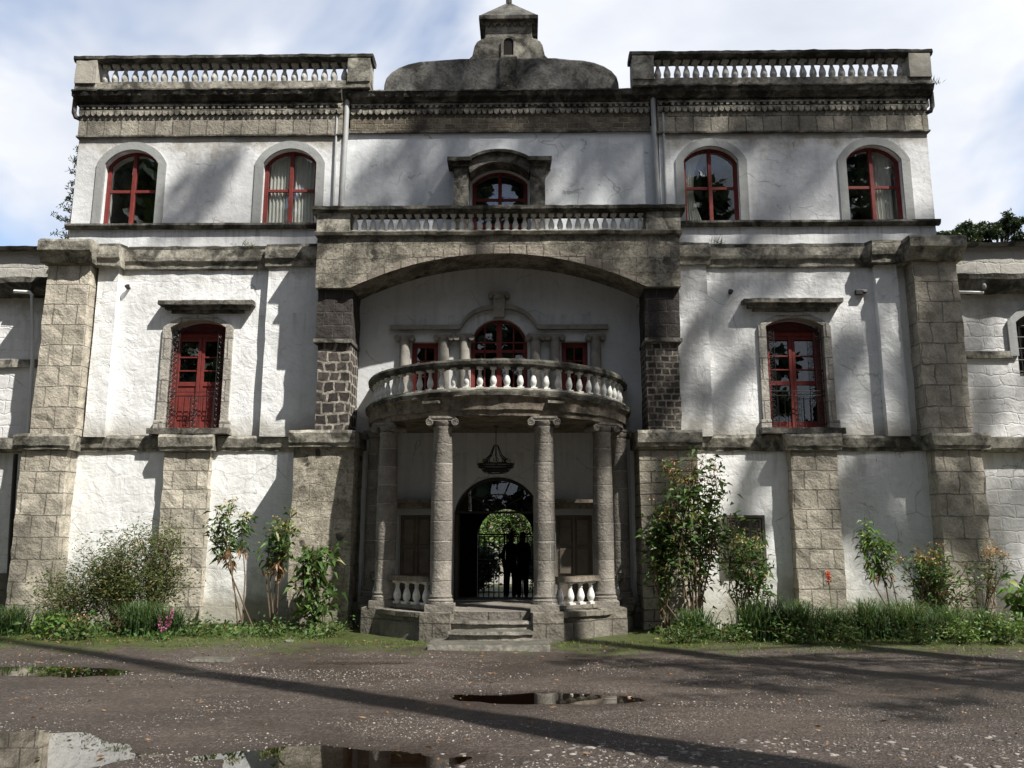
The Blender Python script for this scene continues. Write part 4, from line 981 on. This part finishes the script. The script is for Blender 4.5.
# ------------------------------------------------------------------ plants
def leafarr(base, d, L, Wd, droop=.3, up_=None):
    """arrays of leaf bases and directions -> verts, faces of folded pointed leaves (5 verts, 3 faces)"""
    n = len(base); d = d/np.linalg.norm(d, axis=1, keepdims=True)
    r = rng.normal(size=(n, 3)); s = np.cross(d, r if up_ is None else np.array([0, 0, 1.])+.35*r); s /= np.linalg.norm(s, axis=1, keepdims=True)+1e-9
    nrm = np.cross(s, d); L = np.broadcast_to(L, n)[:, None]; Wd = np.broadcast_to(Wd, n)[:, None]
    mid = base+d*L*.45; dz = np.zeros((n, 3)); dz[:, 2] = 1
    tip = base+d*L-dz*L*droop
    V = np.stack([base, mid+s*Wd*.5+nrm*Wd*.12, tip, mid-s*Wd*.5+nrm*Wd*.12, mid-dz*L*droop*.15], 1).reshape(-1, 3)
    k = (np.arange(n)*5)[:, None]
    F = np.concatenate([k+np.array([[0, 1, 4]]), k+np.array([[1, 2, 4]]), k+np.array([[2, 3, 4]]), k+np.array([[3, 0, 4]])])
    return V, F
def arrobj(name, VF, mat, parent=None, smooth=False):
    V = []; F = []; k = 0
    for v, f in VF: V.append(v); F.append(f+k); k += len(v)
    me = bpy.data.meshes.new(name); V = np.concatenate(V); F = np.concatenate(F)
    me.vertices.add(len(V)); me.vertices.foreach_set('co', V.astype(np.float32).ravel())
    me.loops.add(F.size); me.loops.foreach_set('vertex_index', F.astype(np.int32).ravel())
    me.polygons.add(len(F)); me.polygons.foreach_set('loop_start', np.arange(len(F), dtype=np.int32)*F.shape[1]); me.polygons.foreach_set('loop_total', np.full(len(F), F.shape[1], np.int32))
    me.update(calc_edges=True); return link(name, me, mat, parent)

def shrub(name, label, cat, x, y, h, spread, nst, leafn, L, Wd, mat, stem='stem', lo=.25, droop=.35, flower=None, fn=0, dry=0, group=None, lean=(0, 0), branch=3, clump=.10):
    t = tag(empty(name, (x, y, .05)), label, cat, group); mb = MB(); nodes = []
    for i in range(nst):
        a = rng.uniform(0, 2*PI); rr = spread*math.sqrt(rng.random()); hh = h*(rng.uniform(.35, 1.02) if nst > 10 else rng.uniform(.72, 1.02))
        end = Vector((rr*math.cos(a)+lean[0], .55*rr*math.sin(a)+lean[1], hh)); mid = Vector((end.x*.35+rng.normal()*.03, end.y*.35, hh*.5)); b0 = Vector((rng.normal()*.06, rng.normal()*.05, 0)); mid += Vector((rng.normal(), rng.normal()*.6, 0))*.05*h
        pts = [b0.lerp(mid, q) for q in (0, .5)] + [mid.lerp(end, q)+Vector((0, 0, .02*math.sin(q*3))) for q in (0, .35, .7, 1)]
        r0 = .006+.004*h; mb.tube(pts, [r0, r0*.9, r0*.75, r0*.6, r0*.45, r0*.25], 5)
        for q in np.linspace(lo, 1, 9):
            k = q*5; j = min(4, int(k)); nodes.append((pts[j].lerp(pts[j+1], k-j), q, end-b0))
        for _ in range(branch):
            q = rng.uniform(max(lo, .3), .9); k = q*5; j = min(4, int(k)); p = pts[j].lerp(pts[j+1], k-j)
            e = p+Vector((rng.normal()*spread*.35, rng.normal()*spread*.25, rng.uniform(.08, .28)*h)); mb.tube([p, p.lerp(e, .5)+Vector((0, 0, -.02)), e], [r0*.45, r0*.35, r0*.2], 4)
            for u in (.35, .6, .8, 1): nodes.append((p.lerp(e, u), q+u*.2, e-p))
    mb.build('stem', M[stem], t)
    nd = np.array([n_[0][:] for n_ in nodes]); qd = np.array([n_[1] for n_ in nodes]); idx = rng.choice(len(nodes), leafn, p=(qd+.15)/(qd+.15).sum())
    B = nd[idx]+rng.normal(size=(leafn, 3))*clump*np.array([1, .7, .8]); B[:, 2] = np.maximum(B[:, 2], .03)
    D = rng.normal(size=(leafn, 3)); D[:, 2] = D[:, 2]*.5+.35
    V, F = leafarr(B, D, L*rng.uniform(.6, 1.25, leafn), Wd*rng.uniform(.7, 1.2, leafn), droop)
    arrobj('foliage', [(V, F)], M[mat], t)
    if dry:
        k2 = np.where((qd > .35) & (qd < .7))[0]; ii = rng.choice(k2, dry); B = nd[ii]+rng.normal(size=(dry, 3))*.03; D = rng.normal(size=(dry, 3))*.5; D[:, 2] = -1
        arrobj('dry_leaves', [leafarr(B, D, L*1.1, Wd*.7, 0)], M['L_dry'], t)
    if flower:
        top = nd[np.argsort(-nd[:, 2])[:max(6, nst*3)]]; ii = rng.integers(0, len(top), fn); B = top[ii]+rng.normal(size=(fn, 3))*[.05, .04, .03]+[0, 0, .03]; D = rng.normal(size=(fn, 3)); D[:, 2] = abs(D[:, 2])+.3
        arrobj('blooms', [leafarr(B, D, .035, .025, .1)], M[flower], t)
    return t
def strap(name, label, x, y, h, spread, n, mat='L_strap', group='strap leaved clumps along the wall', wd=.014):
    t = tag(empty(name, (x, y, .04)), label, 'plant', group)
    a = rng.uniform(0, 2*PI, n); hh = h*rng.uniform(.5, 1.05, n); rr = spread*rng.uniform(.15, 1, n); K = 6
    bx = rng.normal(size=n)*spread*.22; by = rng.normal(size=n)*spread*.15; out = []
    V = np.zeros((n, K, 2, 3))
    for k in range(K):
        u = k/(K-1); hor = rr*u**1.7; z = hh*(1.25*u-.45*u**3*(1+.8*rng.random(n)))
        w_ = wd*(1-u**2.2)+.001; cx = bx+hor*np.cos(a); cy = by+hor*np.sin(a)*.8
        V[:, k, 0] = np.stack([cx-np.sin(a)*w_/2, cy+np.cos(a)*w_/2, z], 1); V[:, k, 1] = np.stack([cx+np.sin(a)*w_/2, cy-np.cos(a)*w_/2, z], 1)
    V[..., 2] = np.maximum(V[..., 2], 0)
    b = (np.arange(n)*K*2)[:, None]; F = np.concatenate([b+np.array([[2*k, 2*k+1, 2*k+3, 2*k+2]]) for k in range(K-1)])
    o_ = arrobj('blades', [(V.reshape(-1, 3), F)], M[mat], t); return t
# left side
sl = ['low strap leaved clump at the far left edge of the yard', 'strap leaved clump second from the left edge', 'strap leaved clump in front of the left corner pier', 'strap leaved clump just left of the big feathery bush',
      'tall strap leaved clump right of the feathery bush, before the left pilaster', 'short strap leaved clump at the foot of the left pilaster']
for (x, y, h, sp, n), lb in zip([(-8.9, -1.6, .66, .5, 380), (-8.25, -1.8, .64, .5, 400), (-7.55, -1.7, .66, .5, 400), (-6.95, -1.7, .58, .45, 300), (-5.5, -1.75, .74, .6, 460), (-5.05, -1.7, .62, .5, 320)], sl): strap('strap_leaf_plant', lb, x, y, h, sp, n)
shrub('feathery_bush', 'low spreading olive bush left of the large feathery one', 'bush', -6.75, -1.4, .95, .62, 22, 3800, .07, .019, 'L_feather', 'twig', .04, .1, branch=8, clump=.16)
shrub('feathery_bush', 'large feathery olive green bush against the left white panel', 'bush', -6.1, -1.35, 1.5, .62, 24, 6500, .075, .020, 'L_feather', 'twig', .04, .1, 'F_cream', 60, branch=9, clump=.15)
shrub('feathery_bush', 'upright brownish green bush before the left stone pilaster', 'bush', -5.65, -1.05, 1.62, .48, 18, 4200, .075, .022, 'L_feather', 'twig', .04, .1, branch=7, clump=.13)
shrub('low_plant', 'low bright leafy plant with orange flowers at the edge of the left bed', 'plant', -6.15, -2.25, .28, .30, 12, 130, .12, .05, 'L_mid', 'stem', .2, .3, 'F_orange', 50)
shrub('low_plant', 'low bright rosette left of the orange flowers', 'plant', -6.65, -2.25, .24, .22, 10, 90, .12, .05, 'L_bright', 'stem', .2, .3)
t = tag(empty('flowering_plant', (-4.93, -2.2, .04)), 'small plant with magenta pink flower spikes left of the two bare stemmed shrubs', 'flower'); mb = MB(); B = []
for k in range(4):
    e = Vector((rng.normal()*.11, rng.normal()*.06, rng.uniform(.30, .52))); mb.tube([(0, 0, 0), e*.5+Vector((0, 0, .02)), e], .004, 4)
    for u in np.linspace(.45, 1, 9): B.append(np.array((e*u)[:])+rng.normal(size=(4, 3))*.012)
mb.build('stem', M['stem'], t); B = np.concatenate(B); arrobj('blooms', [leafarr(B, rng.normal(size=B.shape)-[0, 0, .3], .035, .022, .1)], M['F_pink'], t)
B = rng.normal(size=(70, 3))*[.10, .08, .0]+[0, 0, .05]; arrobj('foliage', [leafarr(B, rng.normal(size=(70, 3))+[0, 0, 1], .13, .03, .2)], M['L_mid'], t)
gb = 'bare stemmed shrubs by the left panel'
shrub('tall_shrub', 'tall bare stemmed shrub with yellow flower heads, left one of two before the white panel', 'shrub', -4.05, -1.2, 1.98, .40, 4, 360, .15, .05, 'L_mid', 'twig', .68, .45, 'F_cream', 220, 70, lean=(-.48, 0), group=gb, clump=.06)
shrub('tall_shrub', 'tall bare stemmed shrub with brown drooping leaves, right one of two before the white panel', 'shrub', -3.62, -1.15, 1.9, .30, 4, 420, .14, .05, 'L_mid', 'twig', .56, .45, 'F_cream', 160, 110, lean=(.05, 0), group=gb, clump=.06)
shrub('broadleaf_shrub', 'dark broad leaved shrub in the shade beside the portico on its left', 'shrub', -2.85, -1.3, 1.35, .36, 12, 380, .20, .085, 'L_mid', 'stem', .15, .6, clump=.08)
for x, lb in ((-4.5, 'low leafy weeds by the pink flowers'), (-3.4, 'low leafy weeds under the bare stemmed shrubs'), (-2.5, 'low leafy weeds at the left foot of the portico')):
    shrub('low_weed', lb, 'plant', x, -1.8, .20, .30, 12, 160, .07, .035, 'L_mid', 'stem', .2, .3, group='low weeds along the bed')
# right side
shrub('flowering_shrub', 'big leafy shrub with orange flower heads against the right flank pier', 'shrub', 3.15, -1.45, 2.6, .55, 15, 1450, .15, .055, 'L_mid', 'twig', .42, .35, 'F_orange', 420, 90, branch=5, clump=.11, lean=(.1, 0))
shrub('flowering_shrub', 'leafy shrub with bare lower stems nearest the portico on its right', 'shrub', 2.70, -1.35, 2.1, .26, 10, 900, .14, .052, 'L_mid', 'twig', .35, .35, 'F_orange', 200, 50, branch=4, clump=.09)
shrub('flowering_shrub', 'shrub with cream flower heads in front of the carved hatch', 'shrub', 3.98, -1.4, 1.75, .38, 12, 820, .13, .045, 'L_mid', 'twig', .35, .35, 'F_cream', 200, 60, branch=4, clump=.08)
shrub('tall_shrub', 'slim shrub with drooping leaf heads right of the right pilaster', 'shrub', 6.45, -1.1, 1.70, .16, 4, 420, .15, .042, 'L_bright', 'twig', .5, .5, None, 0, 80, lean=(-.30, 0), clump=.05)
shrub('seeding_shrub', 'dry looking shrub with pale seed heads before the right corner pier', 'shrub', 7.1, -1.2, 1.45, .55, 20, 1500, .11, .034, 'L_mid', 'twig', .2, .3, 'F_orange', 300, 160, clump=.08)
shrub('seeding_shrub', 'thin brown flowered stems leaning right of the corner pier', 'shrub', 7.75, -1.2, 1.30, .30, 7, 220, .09, .03, 'L_feather', 'twig', .4, .3, 'F_orange', 200, 60, lean=(.25, 0), clump=.05)
shrub('broadleaf_plant', 'bright broad leaved plant at the right edge of the picture', 'plant', 8.3, -1.5, .75, .35, 7, 130, .24, .10, 'L_bright', 'stem', .3, .5)
sr = ['dark strap leaved clump at the foot of the right flank pier', 'tall strap leaved clump below the carved hatch', 'wide strap leaved clump left of the right pilaster', 'strap leaved clump under the red torch flower',
      'dark strap leaved clump right of the right pilaster', 'strap leaved clump in front of the shaded white panel', 'strap leaved clump at the foot of the right corner pier', 'strap leaved clump nearest the right edge']
for (x, y, h, sp, n), lb in zip([(3.1, -1.8, .62, .5, 340), (4.05, -1.95, .84, .62, 520), (4.65, -1.95, .80, .66, 560), (5.25, -1.8, .66, .6, 400), (5.8, -1.75, .82, .6, 460), (6.35, -1.8, .80, .6, 460), (6.95, -1.8, .70, .6, 420), (7.6, -1.75, .62, .5, 340)], sr): strap('strap_leaf_plant', lb, x, y, h, sp, n)
for x, lb, m_ in ((2.85, 'low bright plant by the right foot of the portico', 'L_mid'), (3.6, 'low green weeds between the portico and the hatch', 'L_mid'), (5.2, 'low green weeds under the torch flower', 'L_mid'), (6.2, 'low green weeds right of the pilaster', 'L_mid'),
                  (6.9, 'low bright plant by the right corner pier', 'L_bright'), (7.5, 'low bright plant near the grey stone', 'L_bright'), (8.0, 'low bright plant at the right end of the bed', 'L_bright'), (4.4, 'low green weeds under the hatch clump', 'L_mid')):
    shrub('low_weed', lb, 'plant', x, -2.3+rng.uniform(-.1, .1), .24 if x < 6.5 else .34, .36, 14, 260, .07, .035, m_, 'stem', .1, .3, group='low weeds along the bed')
tf = tag(empty('torch_flower', (5.25, -1.6, .04)), 'single red torch flower on a tall thin stalk before the right pilaster', 'flower')
MB().tube([(0, 0, 0), (.02, 0, .5), (.0, 0, .92)], .006, 5).build('stalk', M['stem'], tf)
arrobj('bloom', [leafarr(rng.normal(size=(70, 3))*[.018, .018, .045]+[0, 0, .93], rng.normal(size=(70, 3))-[0, 0, .6], .045, .02, 0)], M['F_red'], tf)
wf = tag(empty('white_flower', (3.35, -2.45, .04)), 'single white lily flower low in the right bed', 'flower')
MB().tube([(0, 0, 0), (0, 0, .2)], .006, 5).build('stalk', M['stem'], wf)
arrobj('bloom', [leafarr(np.zeros((6, 3))+[0, 0, .2], rng.normal(size=(6, 3))*.5+[0, -.2, 1], .09, .05, 0)], M['F_white'], wf)
# weeds growing on the ledges
for x, y, z, lb in ((-4.75, -.1, 6.97, 'dry weed growing on the cornice above the left door'), (4.15, -.1, 6.97, 'weed growing on the cornice above the right door'), (8.5, -.1, 10.22, 'thin weed growing on the right end of the roof cornice'), (-3.1, -.1, 10.22, 'dark weed hanging by the left downpipe top'), (-2.3, -.62, 6.98, 'small weed on the balcony floor')):
    t = tag(empty('ledge_weed', (x, y, z)), lb, 'plant', 'weeds on the ledges'); n = 30
    B = rng.normal(size=(n, 3))*[.06, .03, .0]; D = rng.normal(size=(n, 3))*.5+[0, 0, 1.]; arrobj('blades', [leafarr(B, D, rng.uniform(.06, .24, n), .012, .1)], M['L_feather'], t)

# short mossy grass of the verge (stuff)
n = 26000; X = rng.uniform(-9.5, 9.5, n); Y = -3.35+2.6*rng.random(n)**.8
keep = np.array([mnoise.noise(Vector((a*1.3, b*2.2, 2)))+.35*mnoise.noise(Vector((a*6, b*6, 2))) > (-.35 if b > -2.5 else -.05+(-2.5-b)*.45) and not (abs(a) < 2.5 and b > -2.3) and not (abs(a) < .95 and b > -3.2) for a, b in zip(X, Y)])
X, Y = X[keep], Y[keep]; Zg = np.array([gz(a, b) for a, b in zip(X, Y)])
D = rng.normal(size=(len(X), 3))*.6; D[:, 2] = 1
tag(arrobj('grass', [leafarr(np.stack([X, Y, Zg], 1), D, rng.uniform(.02, .07, len(X)), .009, .1)], M['grass']), 'short mossy grass along the foot of the house', 'grass', kind='stuff')
n = 5000; X = rng.uniform(-9.5, 9.5, n); Y = rng.uniform(-2.1, -.5, n); k = np.abs(X) > 2.5; X, Y = X[k], Y[k]; B = np.stack([X, Y, rng.uniform(.04, .16, len(X))], 1)
D = rng.normal(size=B.shape); D[:, 2] = abs(D[:, 2]); tag(arrobj('ground_cover', [leafarr(B, D, .09, .045, .2)], M['L_mid']), 'leafy ground cover filling the beds below the wall', 'ground cover', kind='stuff')
n = 900; X = rng.uniform(-9, 9, n); Y = -2.2-6.5*rng.random(n)**2.2; k = np.array([not inpud(a, b, .5) or rng.random() < .3 for a, b in zip(X, Y)]); X, Y = X[k], Y[k]
B = np.stack([X, Y, np.array([max(gz(a, b), -.004) for a, b in zip(X, Y)])+.006], 1); D = rng.normal(size=B.shape); D[:, 2] = .1
tag(arrobj('leaf_litter', [leafarr(B, D, rng.uniform(.03, .08, len(B)), .02, -.05)], M['L_dry']), 'dry fallen leaves scattered over the yard and its mossy edge', 'leaves', kind='stuff')
# loose stones of their own
def boulder(name, label, x, y, sx, sy, sz, mat):
    bm = bmesh.new(); bmesh.ops.create_icosphere(bm, subdivisions=3, radius=1)
    for v in bm.verts: v.co = Vector((v.co.x*sx, v.co.y*sy, v.co.z*sz))*(1+.25*mnoise.noise(v.co*1.3+Vector((x, y, 0))))
    me = bpy.data.meshes.new(name); bm.to_mesh(me); bm.free(); o_ = link(name, me, M[mat], None, (x, y, gz(x, y)+sz*.3)); tag(o_, label, 'stone')
boulder('stone', 'grey stone lying at the right end of the planted bed', 7.55, -2.15, .17, .12, .07, 'mossmid')
boulder('stone', 'pale stone lying in the grass left of the portico', -3.0, -2.35, .07, .05, .035, 'step')
o_ = MB().box(-3.72, -3.22, -4.22, -4.02, .02, .06, .08).build('stone_slab', M['step'], None, jit=.01); tag(o_, 'flat pale slab lying on the gravel edge left of the steps', 'slab')

# ------------------------------------------------------------------ trees
def tree(label, x, y, h, r0, clumps, leafn, L, Wd, mat='L_tree', lean=(0, 0), group=None, name='tree', z0=0, cyl_trunk=True):
    t = tag(empty(name, (x, y, z0)), label, 'tree', group); mb = MB(); N = 14
    tp = [Vector((lean[0]*(i/N)**2, lean[1]*(i/N)**2, h*i/N))+Vector((.06*math.sin(i*1.3+x), .06*math.cos(i*1.7), 0)) for i in range(N+1)]
    mb.tube(tp, [r0*(1-.78*i/N) for i in range(N+1)], 9); B = []
    for (cx, cy, cz, rx, ry, rz, nrel) in clumps:
        c = Vector((cx-x, cy-y, cz-z0)); k = min(N-1, max(3, int((c.z-1.5)/h*N))); s = tp[min(k, N)]
        mb.tube([s, s.lerp(c, .5)+Vector((0, 0, .3)), c], [r0*.28, r0*.16, .02], 5)
        n_ = int(leafn*nrel); nc = max(3, n_//60); cen = rng.normal(size=(nc, 3))*.5*np.array([rx, ry, rz])
        for q in cen[:12]: mb.tube([c, c+Vector(q)], [.03, .01], 4)
        ii = rng.integers(0, nc, n_); B.append(np.array(c[:])+cen[ii]+rng.normal(size=(n_, 3))*np.array([rx, ry, rz])*.16)
    mb.build('trunk', M['bark'], t); B = np.concatenate(B); D = rng.normal(size=B.shape); D[:, 2] -= .4
    arrobj('crown', [leafarr(B, D, L*rng.uniform(.6, 1.2, len(B)), Wd, .1)], M[mat], t); return t
def shade(x, z, t, w_, hgt, d):      # a foliage clump of a tree in front of the house whose shadow falls at (x, z) of the facade
    return (x+1.25*t, -t, z+2.1*t, w_, w_*.6, hgt, d)
def shade_g(x, y, t, w_, d): return (x+1.25*t, y-t, 2.1*t, w_, w_*.7, .5, d)   # the same for the yard
def streak(x, z, t, d, n=4, L=.55, sl=1.0):   # the shadow of a long bough: small clumps in a slanting row
    return [shade(x+(k-(n-1)/2)*L, z+(k-(n-1)/2)*L*sl, t+.1*k, .42, .34, d) for k in range(n)]
tree('tall leaning tree right of the camera casting a long trunk shadow', 6.5, -12.1, 23, .42, [(4.8, -12.1, 22.5, 1.0, 1.0, 1.0, 1), (5.6, -11.5, 24.5, .9, .9, .9, .8)], 220, .22, .07, lean=(-1.9, 0), group='tall trees in front of the house')
tree('tall tree to the right whose crown shades the upper walls', 12.6, -11.2, 34, .34,
     [shade(.6, 8.6, 11.3, 1.5, .7, 1.7), shade(2.1, 8.7, 11.6, 1.3, .8, 1.6), shade(-1.6, 9.6, 11, 1.6, .6, 1.4), shade(.2, 10.9, 11.2, 2.0, .9, 2.6), shade(-5.7, 8.1, 11.0, .7, .35, .4), shade(0, 3.4, 11.2, 1.4, .9, 2.0), shade(.1, 1.3, 11.0, 1.25, 1.3, 3.0)] + streak(-5.8, 8.2, 11, .32, 3) + streak(-1.5, 8.2, 11, .3, 3), 560, .20, .07, group='tall trees in front of the house')
tree('broad crowned tree further right of the house front', 17.5, -12.6, 36, .38,
     [shade(4.8, 9.2, 12, 1.8, .9, 2.2), shade(6.2, 8.3, 12.4, 1.4, .8, 1.6), shade(7.5, 10.2, 12.2, 1.6, .7, 1.6), shade(4.2, 10.6, 12, 1.8, .6, 1.6), shade(2.4, 6.6, 12.2, 1.0, .4, .7)] + streak(3.6, 5.2, 12, .28, 5, .4, 2.2) + streak(4.6, 6.1, 12.4, .28, 4, .45, .7) + streak(4.2, 4.3, 12.2, .26, 3), 560, .20, .07, group='tall trees in front of the house')
tree('tall tree at the right end of the yard', 23.0, -12.2, 33, .34,
     [shade(7.9, 4.9, 12, .6, 1.2, .8), shade(8.2, 7.2, 12.2, .9, .9, .9), shade(6.7, 2.5, 12, .5, .6, .6)] + streak(6.6, 5.0, 12, .32, 6, .42, 1.6) + streak(7.3, 5.9, 12.3, .28, 4) + streak(6.6, 2.2, 12, .3, 4, .35) + streak(4.6, 2.3, 12, .26, 4, .35, 1.4) + [ shade(9.4, 4.5, 12, .9, 1.6, 1.3), shade(9.0, 1.5, 12, .9, 1.2, 1.2), shade(5.6, 4.6, 12.4, .4, .7, .3)], 560, .20, .07, group='tall trees in front of the house')
# lower boughs shading the right of the yard
tree('smaller tree beside the yard on the right', 12.8, -8.6, 15, .20,
     [(10.4, -8.2, 9.5, 1.2, .7, .6, 1.3), (11.8, -7.6, 11.5, 1.4, .6, .6, 1.2), (13.5, -9.8, 11, 1.5, .9, .7, 1.2), (10.8, -10.2, 13, 1.2, .8, .8, 1.0), shade_g(3.6, -4.9, 6.2, 1.4, 1.6), shade_g(5.6, -5.0, 6.0, 1.4, 1.6), shade_g(4.6, -6.6, 5.6, 1.0, .9), shade_g(2.2, -4.3, 6.6, .9, .8), shade_g(6.6, -5.8, 5.6, 1.2, 1.3), shade_g(3.2, -6.0, 5.8, 1.1, .9), shade_g(1.6, -3.6, 6.9, 1.0, .9)], 420, .16, .06, group='tall trees in front of the house')
# the wood behind and beside the camera: it closes off the low sky and shows in the window glass
wood = [(-31, -8, 22), (-34, -22, 25), (-25, -33, 24), (-15, -39, 30), (-5, -36, 23), (5, -40, 30), (14, -37, 24), (23, -36, 30), (33, -30, 30), (40, -16, 26), (-20, -24, 20), (29, -21, 22)]
wl = ['beside the yard on the far left', 'at the left rear corner of the yard', 'second from the left rear corner', 'third from the left rear corner', 'left of the middle', 'in the middle', 'right of the middle', 'third from the right rear corner', 'second from the right rear corner', 'beside the yard on the far right', 'nearest the camera on the left', 'nearest the camera on the right']
for (x, y, h), lb in zip(wood, wl):
    cl = [(x+rng.uniform(-4.5, 4.5), y+rng.uniform(-2.5, 2.5), h*(.08+.88*(k+rng.random())/24), 3.2, 2.4, 2.2, 1) for k in range(24)]
    tree('broad tree of the wood behind the camera, %s' % lb, x, y, h*.95, .45, cl, 300, 1.1, .65, 'L_tree', group='trees behind the camera')
t = tag(empty('conifer_tree', (-13.9, 9.5, 0)), 'slender dark tree rising behind the left wing beside the house corner', 'tree'); mb = MB(); mb.tube([(0, 0, 0), (.0, 0, 8), (.15, 0, 13.9)], [.16, .11, .012], 7); B = []
for k in range(62):
    z = 9.2+4.6*(k/62); a = rng.uniform(0, 6.28); L_ = (.95 if z < 11.6 else .42)*(1-(z-9)/8)*rng.uniform(.35, 1.1); s_ = Vector((.12*(z-8)/6, 0, z)); e = s_+Vector((L_*math.cos(a), L_*math.sin(a), .35*L_)); mb.tube([s_, e], [.018, .005], 4)
    for u in np.linspace(.4, 1, 4): B.append(np.array(s_.lerp(e, u)[:])+rng.normal(size=(6, 3))*[.04, .04, .03])
mb.build('trunk', M['bark'], t); B = np.concatenate(B); D = rng.normal(size=B.shape); D[:, 2] += .5; arrobj('crown', [leafarr(B, D, .13, .035, .05)], M['L_dark'], t)
def backtree(label, x, y, zc, rx, rz, n):
    cl = []
    for k in range(12):
        a = rng.uniform(0, 6.28); q = math.sqrt(rng.random()); cl.append((x+rx*q*math.cos(a), y+rx*.7*q*math.sin(a), zc+rz*rng.uniform(-.7, .9)*(1-.4*q), rx*.36, rx*.36, rz*.26, 1))
    return tree(label, x, y, zc, .16, cl, n, .14, .05, 'L_dark', group='trees behind the right wing', name='pine_tree')
backtree('round topped dark tree behind the right wing, the larger one', 15.1, 9.5, 10.85, .75, .7, 520)
backtree('low dark tree peeping between the house and the larger tree', 13.35, 9.0, 10.3, .6, .5, 380)
backtree('dark tree top in the middle of the clump behind the right wing', 14.2, 9.8, 10.6, .5, .7, 380)
# garden seen through the gate
for i, (x, y, s, m_, lb) in enumerate([(-1.6, 14.5, 1.5, 'L_bright', 'bright bush in the courtyard seen through the left of the gate'), (.3, 16.5, 1.9, 'L_mid', 'green bush in the courtyard seen through the middle of the gate'), (1.9, 15, 1.5, 'L_bright', 'bright bush in the courtyard seen through the right of the gate'), (-3.6, 17, 2.4, 'L_mid', 'large bush in the courtyard left of the gate'), (3.8, 18, 2.4, 'L_mid', 'large bush in the courtyard right of the gate'), (-.95, 9.6, .75, 'L_dark', 'shaded bush just beyond the gate on its left'), (1.05, 10.2, .85, 'L_dark', 'shaded bush just beyond the gate on its right')]):
    shrub('courtyard_bush', lb, 'bush', x, y, s*1.5, s*.8, 22, 3200, .16, .09, m_, 'twig', .1, .2, 'F_orange' if i == 1 else 'F_cream', 200, group='bushes in the courtyard', clump=.2)
fo = MB().box(-4.5, 4.5, 13.2, 13.4, 0, .35).build('garden_kerb', M['white_mid'], None); tag(fo, 'low white planter wall in the courtyard beyond the gate', 'low wall')
gw = MB().box(-9, 9, 22, 22.3, 0, 4).build('garden_wall', M['flank'], None); tag(gw, 'stone courtyard wall closing the garden behind the house', 'wall')
